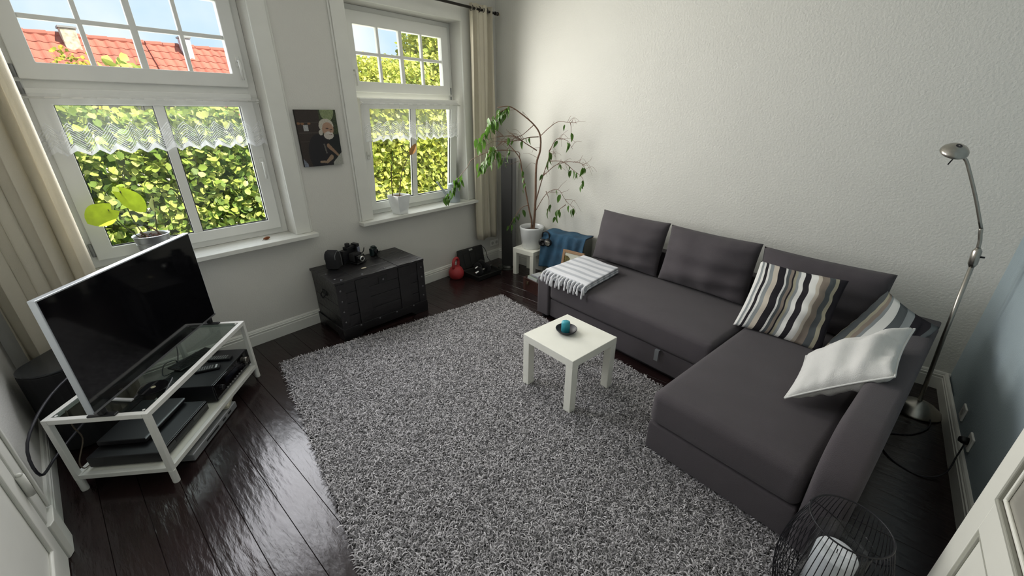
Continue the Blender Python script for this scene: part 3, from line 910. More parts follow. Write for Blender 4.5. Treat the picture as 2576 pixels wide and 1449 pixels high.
bx('body', -0.072, 0.072, -0.018, 0.018, 0.0, 0.026, mat('cream_plastic', (0.55, 0.53, 0.42), rough=0.4), ct, 0.007, 3)
bx('button', -0.01, 0.008, -0.007, 0.007, 0.0255, 0.0285, M_grey, ct, 0.002)
bx('button', 0.035, 0.055, -0.01, 0.01, 0.0255, 0.028, M_grey, ct, 0.002)
# rounded black subwoofer behind
sw = thing('subwoofer', 'black subwoofer with rounded side behind the television', 'speaker', (-3.735, -0.322, 0), BA)
poly = [(0.20, -0.13), (0.20, 0.13)] + [(-0.07 - 0.13 * math.sin(math.pi * k / 14), 0.13 * math.cos(math.pi * k / 14)) for k in range(15)]
MB().prism(poly, 0.02, 0.480).obj('cabinet', M_blackm, sw, bevel=0.006)
MB().prism([(a * 0.995, b_ * 0.995) for a, b_ in poly], 0.480, 0.492).obj('top_plate', mat('subwoofer_lid', (0.03, 0.032, 0.035), rough=0.25), sw, bevel=0.004)
for q in ((0.16, -0.09), (0.16, 0.09), (-0.12, 0.0)):
    MB().lathe([(0.02, 0), (0.022, 0.022)], 12, (*q, 0)).obj('foot', M_blackm, sw)
# cables behind the bench
def cable(label, pts, r, m, n=6, name='cable'):
    o = MB().tube(smoothed(pts, 5), r, n).obj(name, m, None, smooth=True)
    return tag(o, label, 'cable')
M_cable = mat('black_rubber', (0.012, 0.012, 0.018), rough=0.5)
cable('black power cord looping out behind the left end of the bench', [(-3.62, -0.45, 0.50), (-3.80, -0.70, 0.47), (-3.90, -0.93, 0.40), (-3.905, -1.00, 0.27), (-3.86, -0.80, 0.22), (-3.72, -0.62, 0.26), (-3.55, -0.50, 0.34), (-3.42, -0.30, 0.36)], 0.006, M_cable)
cable('thin tan cord hanging down beside the recorder', [BLc(-0.36, 0.19, 0.415), BLc(-0.37, 0.185, 0.33), BLc(-0.355, 0.19, 0.24), BLc(-0.42, 0.185, 0.16), BLc(-0.415, 0.185, 0.112), BLc(-0.37, 0.185, 0.105)], 0.003, mat('tan_cord', (0.10, 0.075, 0.05), rough=0.6))
cable('thin black lead curling on the receiver behind the keyboard', [BLc(0.20, 0.125, 0.2285), BLc(0.16, 0.155, 0.232), BLc(0.22, 0.175, 0.27), BLc(0.27, 0.145, 0.27), BLc(0.30, 0.16, 0.232), BLc(0.36, 0.185, 0.26), BLc(0.40, 0.20, 0.33)], 0.003, M_cable)

# ------------------------------------------------------------------ trunk
tk = thing('storage_chest', 'black painted wooden chest with metal studs standing against the wall', 'chest', (-1.907, -0.268, 0), R(-2.5))
M_trunk = mat('trunk_black_wood', (0.010, 0.009, 0.010), rough=0.36, var=0.5, vscale=7, bump=0.35, bscale=35, stretch=(0.35, 1, 1), obj_var=0.15)
TKW, TKD, TKH = 0.395, 0.236, 0.505
bx('body', -TKW + 0.016, TKW - 0.016, -TKD + 0.016, TKD - 0.016, 0.03, TKH - 0.022, M_trunk, tk, 0.002)
# front planks
zz = [0.095, 0.200, 0.305, 0.395]
for z0, z1 in zip(zz[:-1], zz[1:]):
    bx('plank', -TKW + 0.012, TKW - 0.012, -TKD + 0.006, -TKD + 0.016, z0 + 0.001, z1 - 0.001, M_trunk, tk, 0.002)
    bx('plank', -TKW + 0.006, -TKW + 0.016, -TKD + 0.012, TKD - 0.012, z0 + 0.001, z1 - 0.001, M_trunk, tk, 0.002)
bx('plank', -TKW + 0.004, TKW - 0.004, -TKD + 0.004, -TKD + 0.016, 0.396, TKH - 0.022, M_trunk, tk, 0.002)
bx('plank', -TKW + 0.004, -TKW + 0.016, -TKD + 0.012, TKD - 0.012, 0.396, TKH - 0.022, M_trunk, tk, 0.002)
# skirt with feet cut-out
sk = [(-TKW - 0.004, 0.0), (-TKW - 0.004, 0.105), (TKW + 0.004, 0.105), (TKW + 0.004, 0.0), (TKW - 0.13, 0.0), (TKW - 0.17, 0.035), (-TKW + 0.17, 0.035), (-TKW + 0.13, 0.0)]
MB().prism(sk[::-1], -TKD - 0.006, -TKD + 0.014, 'xz').obj('skirt_board', M_trunk, tk, bevel=0.002)
sk2 = [(-TKD + 0.014, 0.0), (-TKD + 0.014, 0.105), (TKD, 0.105), (TKD, 0.0), (TKD - 0.09, 0.0), (TKD - 0.12, 0.035), (-TKD + 0.12, 0.035), (-TKD + 0.09, 0.0)]
MB().prism(sk2, -TKW - 0.004, -TKW + 0.014, 'yz').obj('skirt_board', M_trunk, tk, bevel=0.002)
MB().prism(sk2, TKW - 0.014, TKW + 0.004, 'yz').obj('skirt_board', M_trunk, tk, bevel=0.002)
# lid planks
yy = [-TKD - 0.004, -TKD + 0.16, -TKD + 0.32, TKD]
for y0, y1 in zip(yy[:-1], yy[1:]):
    bx('lid_plank', -TKW - 0.004, TKW + 0.004, y0 + 0.0008, y1 - 0.0008, TKH - 0.022, TKH - 0.003, M_trunk, tk, 0.002)
for xa in (-0.185, 0.195):
    bx('lid_band', xa - 0.055, xa + 0.055, -TKD - 0.006, TKD, TKH - 0.0035, TKH, M_trunk, tk, 0.001)
    bx('front_band', xa - 0.055, xa + 0.055, -TKD - 0.003, -TKD + 0.006, 0.105, TKH - 0.024, M_trunk, tk, 0.0015)
for xa in (-TKW + 0.035, TKW - 0.035):
    bx('front_band', xa - 0.035, xa + 0.035, -TKD - 0.002, -TKD + 0.006, 0.105, TKH - 0.024, M_trunk, tk, 0.0015)
M_stud = mat('stud_iron', (0.16, 0.16, 0.17), rough=0.35, metal=0.9)
stud = MB().lathe([(0.0085, 0.0), (0.0075, -0.003), (0.004, -0.0055), (0.0, -0.006)], 10, (0, 0, 0), 'y').mesh('stud')
for xa in (-TKW + 0.03, TKW - 0.03):
    for z in (0.16, 0.25, 0.34, 0.43):
        link('stud', stud, M_stud, tk, loc=(xa, -TKD - 0.002, z))
for xa in (-0.25, -0.08, 0.08, 0.25):
    link('stud', stud, M_stud, tk, loc=(xa, -TKD - 0.006, 0.095))
for xa, ya in ((-0.36, -0.16), (-0.36, 0.0), (0.36, -0.20), (0.36, -0.08), (0.36, 0.05), (0.03, -0.215), (-0.16, -0.21), (-0.33, -0.21)):
    link('stud', stud, M_stud, tk, loc=(xa, ya, TKH - 0.001 if abs(xa) != 0.16 else TKH), rot=(R(-90), 0, 0))
lk = bx('lock_plate', -0.045, 0.035, -TKD - 0.001, -TKD + 0.004, 0.395, 0.455, M_blackm, tk, 0.004)
MB().lathe([(0.010, 0), (0.009, -0.004), (0, -0.004)], 12, (-0.005, -TKD - 0.001, 0.425), 'y').obj('keyhole', M_stud, lk)
hd = bx('handle_plate', -TKW - 0.001, -TKW + 0.006, -0.03, 0.05, 0.335, 0.375, M_blackm, tk, 0.002)
MB().tube(smoothed([(-TKW, -0.025, 0.355), (-TKW - 0.018, -0.022, 0.335), (-TKW - 0.02, 0.01, 0.315), (-TKW - 0.018, 0.042, 0.335), (-TKW, 0.045, 0.355)], 5), 0.005, 8).obj('drop_handle', M_blackm, hd, smooth=True)

ZK = TKH + 0.0005
# camera bag
cbg = thing('camera_bag', 'small black padded camera bag with grey piping on the black chest', 'bag', (-2.150, -0.165, ZK), R(38))
M_nylon = mat('black_nylon', (0.012, 0.012, 0.014), rough=0.8, bump=0.3, bscale=300)
def bagf(sc_, zz_): return zz_
pf = [(-0.048, 0.0), (-0.050, 0.100), (-0.046, 0.128), (-0.022, 0.148), (0.012, 0.150), (0.036, 0.134), (0.046, 0.105), (0.050, 0.05), (0.050, 0.0)]
MB().prism([(a, b_) for a, b_ in pf][::-1], -0.046, 0.046, 'xz').obj('pouch', M_nylon, cbg, bevel=0.010, seg=3, smooth=True).modifiers['bevel'].angle_limit = R(55)
M_pipe = mat('grey_piping', (0.16, 0.16, 0.165), rough=0.7)
for yy_ in (-0.044, 0.044):
    MB().tube(smoothed([(x_ * 1.01, yy_, z_ * 1.005) for x_, z_ in pf[:0] + [(-0.052, 0.085), (-0.046, 0.115), (-0.022, 0.137), (0.010, 0.140), (0.036, 0.125), (0.046, 0.10), (0.052, 0.05), (0.050, 0.004)]], 4), 0.0028, 6).obj('piping', M_pipe, cbg, smooth=True)
bx('logo_tab', 0.051, 0.0535, -0.012, 0.014, 0.050, 0.058, mat('tab_pale', (0.35, 0.35, 0.36), rough=0.6), cbg, 0.001)
# folding instant camera
ic = thing('instant_camera', 'large old black folding camera with silver lens on the black chest', 'camera', (-1.968, -0.150, ZK), R(15))
bx('body', -0.09, 0.07, 0.015, 0.060, 0.0, 0.115, M_black, ic, 0.006)
bx('lens_bed', -0.05, 0.06, -0.090, 0.015, 0.002, 0.012, M_black, ic, 0.002)
bl_ = MB()
for i in range(6):
    s_ = 1 - i * 0.09
    bl_.box(-0.05 * s_ + 0.005, 0.05 * s_ + 0.005, 0.015 - (i + 1) * 0.013, 0.015 - i * 0.013 - 0.003, 0.012, 0.012 + 0.085 * s_)
bx('bellows', -0.038, 0.048, -0.055, 0.016, 0.012, 0.085, M_blackm, ic, 0.010)
bx('lens_board', -0.036, 0.046, -0.085, -0.055, 0.010, 0.072, M_blackg, ic, 0.004)
lr = MB().lathe([(0.026, 0), (0.026, -0.012), (0.021, -0.017), (0.019, -0.012), (0.0, -0.010)], 28, (0.006, -0.085, 0.040), 'y').obj('lens_ring', M_chrome, ic, smooth=False)
MB().lathe([(0.013, -0.010), (0.013, -0.013), (0.0, -0.0135)], 20, (0.006, -0.085, 0.040), 'y').obj('lens', M_blackg, lr, smooth=False)
bx('viewfinder', -0.055, 0.035, 0.0, 0.050, 0.115, 0.140, M_black, ic, 0.004)
bx('flash_block', 0.030, 0.065, -0.02, 0.045, 0.095, 0.152, M_black, ic, 0.005)
bx('rangefinder', -0.045, -0.012, 0.005, 0.035, 0.139, 0.172, M_black, ic, 0.006)
bx('reflector', 0.034, 0.060, -0.026, -0.02, 0.080, 0.125, mat('camera_window', (0.30, 0.32, 0.40), rough=0.12, metal=0.6), ic, 0.002)
MB().tube(smoothed([(0.068, 0.03, 0.06), (0.10, 0.02, 0.045), (0.125, 0.01, 0.055), (0.13, 0.0, 0.09)], 4), 0.004, 6).obj('strap_end', M_blackm, ic, smooth=True)
# compact camera
cc = thing('compact_camera', 'small dark compact camera with a looped wrist strap on the black chest', 'camera', (-1.760, -0.120, ZK), R(30))
M_dkg = mat('dark_green_shell', (0.010, 0.020, 0.021), rough=0.3)
bx('body', -0.04, 0.04, -0.018, 0.022, 0.0, 0.072, M_dkg, cc, 0.010, 3)
bx('prism_hump', -0.018, 0.022, -0.016, 0.018, 0.070, 0.086, M_dkg, cc, 0.008, 3)
ln = MB().lathe([(0.023, 0), (0.022, -0.014), (0.017, -0.017), (0.016, -0.010), (0, -0.010)], 24, (0.004, -0.018, 0.036), 'y').obj('lens_ring', M_black, cc)
MB().lathe([(0.010, -0.011), (0.008, -0.0145), (0, -0.0155)], 16, (0.004, -0.018, 0.036), 'y').obj('lens', M_blackg, ln)
bx('shutter_button', -0.034, -0.024, -0.006, 0.006, 0.071, 0.078, M_steel, cc, 0.002)
MB().tube(smoothed([(0.04, 0.0, 0.05), (0.06, -0.005, 0.02), (0.085, -0.01, 0.003), (0.105, 0.01, 0.003), (0.095, 0.035, 0.003), (0.065, 0.03, 0.003), (0.03, 0.03, 0.003)], 5), 0.0022, 6).obj('wrist_strap', M_blackm, cc, smooth=True)
coin = MB().lathe([(0.0, 0), (0.018, 0), (0.019, 0.002), (0.016, 0.0045), (0.0, 0.005)], 20).obj('wooden_token', mat('pale_wood', (0.52, 0.47, 0.36), rough=0.6), None, smooth=True)
coin.location = (-1.995, -0.355, ZK - 0.0005); coin.scale = (1.25, 0.7, 1)
tag(coin, 'tiny pale oval token lying near the front edge of the chest', 'token')

# ------------------------------------------------------------------ canvas print on the pier between the windows
pc = thing('canvas_print', 'portrait photo on canvas of a white bearded man in black hung between windows', 'picture', (-2.015, -0.002, 1.50))
PWH, PHH = 0.155, 0.203
bx('stretcher', -PWH, PWH, -0.024, 0.0, -PHH, PHH, mat('canvas_edge', (0.02, 0.018, 0.016), rough=0.8), pc, 0.002)
NXP, NYP = 96, 124
def paint(u, v):
    """u left-right 0..1, v bottom-top 0..1: colours of the printed photograph"""
    r = random.random()
    c = np.array((0.030, 0.020, 0.016)) * (0.8 + 0.4 * r)
    if 0.02 < u < 0.6 and (abs(v - 0.60) < 0.006 or abs(v - 0.45) < 0.005 or abs(v - 0.78) < 0.005): c = np.array((0.06, 0.045, 0.04))
    # garden at top right
    if u > 0.56 and v > 0.55:
        g = (0.06, 0.075, 0.03) if r > 0.6 else (0.018, 0.026, 0.012)
        c = np.array(g)
    if u > 0.7 and v < 0.56: c = np.array((0.006, 0.008, 0.008))
    if (u - 0.77) ** 2 / 0.030 + (v - 0.98) ** 2 / 0.035 < 1: c = np.array((0.22, 0.26, 0.13)) * (0.6 + 0.7 * r)
    # white card on the wood
    if abs(u - 0.20) < 0.055 and abs(v - 0.685) < 0.05: c = np.array((0.38, 0.38, 0.38)) if r > 0.2 else np.array((0.18, 0.18, 0.18))
    for q in ((0.04, 0.765), (0.13, 0.76), (0.29, 0.762)):
        if (u - q[0]) ** 2 / 0.0016 + (v - q[1]) ** 2 / 0.0004 < 1: c = np.array((0.20, 0.10, 0.05))
    # body
    if ((u - 0.46) / 0.30) ** 2 + ((v - 0.22) / 0.36) ** 2 < 1: c = np.array((0.010, 0.008, 0.010))
    if 0.20 < u < 0.62 and v < 0.3: c = np.array((0.009, 0.008, 0.010))
    if abs(u - (0.58 + (0.38 - v) * 0.2)) < 0.018 and 0.22 < v < 0.40: c = np.array((0.10, 0.09, 0.08))
    # forearm from upper right to lower left
    def seg(x0, y0, x1, y1, w0, w1):
        t = max(0, min(1, ((u - x0) * (x1 - x0) + (v - y0) * (y1 - y0)) / ((x1 - x0) ** 2 + (y1 - y0) ** 2)))
        return math.hypot(u - x0 - t * (x1 - x0), v - y0 - t * (y1 - y0)) < w0 + (w1 - w0) * t
    if seg(0.68, 0.36, 0.92, 0.16, 0.040, 0.022): c = np.array((0.26, 0.16, 0.10)) * (0.8 + 0.3 * r)
    if seg(0.42, 0.075, 0.58, 0.065, 0.018, 0.022) or seg(0.58, 0.065, 0.72, 0.15, 0.028, 0.045): c = np.array((0.26, 0.18, 0.12)) * (0.8 + 0.3 * r)
    if u + (0.26 - v) * 1.4 > 1.04 and v < 0.24 and u > 0.74: c = np.array((0.34, 0.34, 0.30)) * (0.8 + 0.3 * r)
    if u < 0.10 and v < 0.14 and u + v < 0.15: c = np.array((0.16, 0.18, 0.22)) * (0.6 + 0.7 * r)
    # head: hair, face, beard
    if ((u - 0.705) / 0.185) ** 2 + ((v - 0.72) / 0.125) ** 2 < 1: c = np.array((0.44, 0.41, 0.34)) * (0.8 + 0.35 * r)
    if ((u - 0.545) / 0.05) ** 2 + ((v - 0.60) / 0.05) ** 2 < 1: c = np.array((0.40, 0.37, 0.32))
    if ((u - 0.735) / 0.145) ** 2 + ((v - 0.655) / 0.125) ** 2 < 1: c = np.array((0.37, 0.23, 0.155)) * (0.85 + 0.2 * r)
    if ((u - 0.735) / 0.125) ** 2 + ((v - 0.545) / 0.070) ** 2 < 1: c = np.array((0.46, 0.42, 0.37)) * (0.85 + 0.25 * r)
    if seg(0.70, 0.590, 0.83, 0.580, 0.014, 0.014): c = np.array((0.52, 0.49, 0.45))
    if seg(0.745, 0.565, 0.82, 0.560, 0.005, 0.005): c = np.array((0.14, 0.07, 0.06))
    if seg(0.69, 0.672, 0.745, 0.668, 0.010, 0.010) or seg(0.80, 0.650, 0.845, 0.652, 0.009, 0.009): c = np.array((0.06, 0.04, 0.03))
    if seg(0.775, 0.660, 0.795, 0.610, 0.010, 0.016): c = np.array((0.30, 0.17, 0.12))
    return c
pm = bpy.data.meshes.new('print')
vsp = [(-PWH + 2 * PWH * i / NXP, -0.0247, -PHH + 2 * PHH * j / NYP) for j in range(NYP + 1) for i in range(NXP + 1)]
fsp = [(j * (NXP + 1) + i, j * (NXP + 1) + i + 1, (j + 1) * (NXP + 1) + i + 1, (j + 1) * (NXP + 1) + i) for j in range(NYP) for i in range(NXP)]
pm.from_pydata(vsp, [], fsp)
color_attr(pm, [paint(i / NXP, j / NYP) for j in range(NYP + 1) for i in range(NXP + 1)])
link('print', pm, attr_mat('photo_print', rough=0.45, spec=0.4), pc)

# ------------------------------------------------------------------ curtain rod, curtains, lace valances
rod = thing('curtain_rod', 'dark metal curtain rod with ringed finial above the windows', 'curtain rod', (0, -0.10, 2.575))
M_rod = mat('rod_iron', (0.06, 0.055, 0.05), rough=0.35, metal=0.8)
MB().tube([(-3.90, 0, 0), (-0.115, 0, 0)], 0.0115, 12).obj('pole', M_rod, rod, smooth=True)
for x0, rr in ((-0.112, 0.0165), (-0.080, 0.0165), (-0.062, 0.012)):
    MB().lathe([(0.0, 0.0), (rr * 0.9, 0.001), (rr, 0.006), (rr, 0.012), (rr * 0.9, 0.017), (0.0, 0.018)], 18, (x0, 0, 0), 'x').obj('finial', M_rod if rr > 0.014 else mat('finial_amber', (0.42, 0.36, 0.24), rough=0.3), rod)
MB().tube([(-0.10, 0, 0), (-0.06, 0, 0)], 0.006, 8).obj('finial_neck', mat('finial_clear', (0.5, 0.48, 0.42), rough=0.2), rod)
for xx in (-3.70, -1.99, -0.30):
    br_ = MB().tube([(xx, 0.0, 0), (xx, 0.099, 0)], 0.008, 8).obj('bracket', M_rod, rod)
M_curt = fabric_mat('curtain_cream', (0.76, 0.71, 0.58), transl=0.3)
def curtain(label, x0, x1, z0, z1, folds, depth, seed, amp_z=0.01, spread=0.0):
    r = random.Random(seed)
    t = thing('curtain', label, 'curtain', (0, -0.10, 0))
    ph = r.uniform(0, 6)
    NU, NV = folds * 14, 26
    def f(u, v):
        z = z0 + (z1 - z0) * v
        a = depth * (0.55 + 0.45 * math.sin(1.3 * u * 6 + ph)) * (1.0 if v < 0.96 else 1.0)
        y = a * math.sin(2 * math.pi * folds * u + 0.5 * math.sin(5 * v + 9 * u))
        xc = x0 + (x1 - x0) * u
        xc += spread * (1 - v) * (u - 0.5) + 0.012 * math.sin(2 * math.pi * folds * u * 2 + ph) * (1 - 0.3 * v)
        return (xc, y, z + amp_z * math.sin(11 * u + ph) * (1 - v))
    me = MB().grid(f, NU, NV)
    o = me.obj('drape', M_curt, t, smooth=True)
    so = o.modifiers.new('solid', 'SOLIDIFY'); so.thickness = 0.002
    for i in range(folds * 2):
        u = (i + 0.5) / (folds * 2)
        p0 = f(u, 0.985)
        g = MB()
        pts = [(p0[0] + 0.002 * math.sin(q), 0.0 + 0.021 * math.cos(q), 2.575 + 0.021 * math.sin(q)) for q in [2 * math.pi * k / 16 for k in range(17)]]
        g.tube(pts, 0.004, 6, cap=False).obj('grommet', M_rod, t, smooth=True)
    return t
curtain('cream curtain hanging in the corner right of the small window', -0.440, -0.145, 0.335, 2.615, 3, 0.036, 3)
curtain('cream curtain bunched at the left wall beside the large window', -3.905, -3.475, 0.36, 2.615, 4, 0.050, 8, spread=-0.04)

def lace_mat():
    m, t, b = node_mat('lace_net')
    out = t.nodes['Material Output']
    L = t.links.new
    uv = t.nodes.new('ShaderNodeAttribute'); uv.attribute_name = 'col'
    sp = t.nodes.new('ShaderNodeSeparateColor'); L(uv.outputs['Color'], sp.inputs['Color'])
    U, V = sp.outputs['Red'], sp.outputs['Green']
    def math_(op, a, b_=None):
        n = t.nodes.new('ShaderNodeMath'); n.operation = op
        for i, q in enumerate((a, b_)):
            if q is None: continue
            if isinstance(q, (int, float)): n.inputs[i].default_value = q
            else: L(q, n.inputs[i])
        return n.outputs[0]
    # U, V in metres*10 along the cloth; zigzag = V minus triangle wave of U
    tri = math_('PINGPONG', math_('MULTIPLY', U, 10.0), 0.5)      # period 0.1 m
    d = math_('SUBTRACT', V, math_('MULTIPLY', tri, 0.10))        # follows the zigzag hem (0 at hem)
    bands = math_('GREATER_THAN', math_('SINE', math_('MULTIPLY', d, 420.0)), 0.35)
    zone = math_('LESS_THAN', d, 0.135)
    hem = math_('LESS_THAN', d, 0.012)
    dots = t.nodes.new('ShaderNodeTexVoronoi'); dots.inputs['Scale'].default_value = 38
    cmb = t.nodes.new('ShaderNodeCombineXYZ'); L(U, cmb.inputs[0]); L(d, cmb.inputs[1]); L(cmb.outputs[0], dots.inputs['Vector'])
    dz = math_('GREATER_THAN', dots.outputs['Distance'], 0.42)
    pat = math_('MAXIMUM', math_('MULTIPLY', math_('MULTIPLY', zone, math_('MAXIMUM', math_('MULTIPLY', bands, dz), math_('MULTIPLY', bands, 0.55))), 0.75), math_('MULTIPLY', hem, 0.85))
    fac = math_('ADD', math_('MULTIPLY', pat, 0.80), 0.17)
    dif = t.nodes.new('ShaderNodeBsdfDiffuse'); dif.inputs['Color'].default_value = (0.85, 0.85, 0.86, 1)
    trl = t.nodes.new('ShaderNodeBsdfTranslucent'); trl.inputs['Color'].default_value = (0.85, 0.85, 0.86, 1)
    mx1 = t.nodes.new('ShaderNodeMixShader'); mx1.inputs[0].default_value = 0.5
    L(dif.outputs[0], mx1.inputs[1]); L(trl.outputs[0], mx1.inputs[2])
    tr = t.nodes.new('ShaderNodeBsdfTransparent')
    mx2 = t.nodes.new('ShaderNodeMixShader')
    L(fac, mx2.inputs[0]); L(tr.outputs[0], mx2.inputs[1]); L(mx1.outputs[0], mx2.inputs[2])
    L(mx2.outputs[0], out.inputs['Surface'])
    t.nodes.remove(b)
    return m
M_lace = lace_mat()
def valance(label, loc, rx, half, drop, seed):
    t = thing('lace_valance', label, 'valance', loc)
    t.rotation_euler = (rx, 0, 0)
    NU, NV = 220, 14
    vs, cols = [], []
    for j in range(NV):
        for i in range(NU):
            u = i / (NU - 1)
            X = -half + 2 * half * u
            arc = u * 2 * half * 1.15
            tri = abs(((arc * 10) + 0.5) % 1.0 - 0.5)
            bot = -drop + 0.10 * tri * 0.55
            v = j / (NV - 1)
            Z = bot + (0.02 - bot) * v
            pl = 0.016 * math.sin(2 * math.pi * 11 * u + seed) + 0.006 * math.sin(2 * math.pi * 27 * u)
            pin = 1.0 if v < 0.85 else 0.5
            vs.append((X + 0.006 * math.sin(40 * u + seed) * (1 - v), -0.022 + pl * pin, Z))
            cols.append((arc, Z - (-drop), 0))
    fs = [(j * NU + i, j * NU + i + 1, (j + 1) * NU + i + 1, (j + 1) * NU + i) for j in range(NV - 1) for i in range(NU - 1)]
    me = bpy.data.meshes.new('lace_cloth')
    me.from_pydata(vs, [], fs)
    color_attr(me, cols)
    link('lace_cloth', me, M_lace, t, smooth=True)
    MB().tube([(-half - 0.01, -0.018, 0), (half + 0.01, -0.018, 0)], 0.005, 8).obj('slim_rod', M_pvc, t, smooth=True)
    for s in (-1, 1):
        bx('rod_clip', s * half - 0.008, s * half + 0.008, -0.020, 0.006, -0.01, 0.012, M_pvc, t, 0.002)
    return t
valance('white lace valance with zigzag hem across the large left window', (WIN[0][0], 0.119, 1.755), 0.0, 0.56, 0.30, 1.0)
vt = R(6.3)
zz_ = 0.915
valance('white lace valance with zigzag hem on the tilted right window sash', (WIN[1][0], 0.157 - zz_ * math.sin(vt) - 0.038, 0.843 + zz_ * math.cos(vt)), vt, 0.53, 0.31, 2.3)

# ------------------------------------------------------------------ plant leaves
def leaf_mesh(name, L, Wd, fold=0.25, droop=0.25, tip=1.0, heart=False, n=6):
    """leaf along +x from its stalk, midrib folded, tip drooping"""
    mb = MB()
    rows = []
    for i in range(n + 1):
        t_ = i / n
        if heart:
            wd = Wd / 2 * (math.sin(math.pi * min(1, t_ * 0.93 + 0.07)) ** 0.62) * (1.0 - 0.15 * t_)
            xo = -0.16 * L * max(0, 1 - t_ * 5)
        else:
            wd = Wd / 2 * (math.sin(math.pi * (t_ ** 0.75)) ** 0.9) * (1 if t_ < 0.98 else 0)
            xo = 0
        zc = -droop * L * t_ * t_
        x_ = L * (t_ ** (1.0 if not heart else 1.0))
        rows.append([(x_ + xo, -wd, zc + fold * wd), (x_, 0, zc), (x_ + xo, wd, zc + fold * wd)])
    vs = [q for r_ in rows for q in r_]
    fs = []
    for i in range(n):
        a = i * 3
        fs += [(a, a + 1, a + 4, a + 3), (a + 1, a + 2, a + 5, a + 4)]
    me = bpy.data.meshes.new(name)
    me.from_pydata(vs, [], fs)
    me.polygons.foreach_set('use_smooth', [True] * len(me.polygons))
    return me

def place_leaf(name, me, m, parent, p, d, roll=0.0, sc_=1.0):
    d = Vector(d).normalized()
    q = d.to_track_quat('X', 'Z')
    o = link(name, me, m, parent)
    o.rotation_mode = 'QUATERNION'
    from mathutils import Quaternion
    o.rotation_quaternion = q @ Quaternion((1, 0, 0), roll)
    o.location = p
    o.scale = (sc_,) * 3
    return o

# ------------------------------------------------------------------ plant stand, pot and weeping fig
side_table('plant_stand', 'small white square table in the corner under the fig tree', (-0.160, -0.655, 0.0), 0.0, 0.145, 0.31, 0.048)
PXY = (-0.158, -0.655)
pot = MB().lathe([(0.0, 0.0), (0.100, 0.0), (0.104, 0.003), (0.128, 0.205), (0.131, 0.215), (0.131, 0.236), (0.128, 0.238), (0.124, 0.236), (0.121, 0.205), (0.098, 0.02), (0.0, 0.02)], 48).obj('flower_pot', M_ceram, None, smooth=True)
pot.location = (*PXY, 0.3102)
tag(pot, 'large glossy white round flower pot holding the fig tree', 'pot')
fig = thing('weeping_fig', 'tall sparse weeping fig with bare branches and drooping leaves in the corner', 'plant', (*PXY, 0.335))
F0 = Vector((*PXY, 0.335))
M_soil = mat('potting_soil', (0.025, 0.016, 0.012), rough=0.95, bump=0.8, bscale=90)
MB().lathe([(0.0, 0.0), (0.100, 0.0), (0.117, 0.165), (0.06, 0.176), (0.0, 0.180)], 28).obj('soil', M_soil, fig, smooth=True)
M_bark = mat('fig_bark', (0.17, 0.095, 0.060), rough=0.7, var=0.3, vscale=30, bump=0.3, bscale=80)
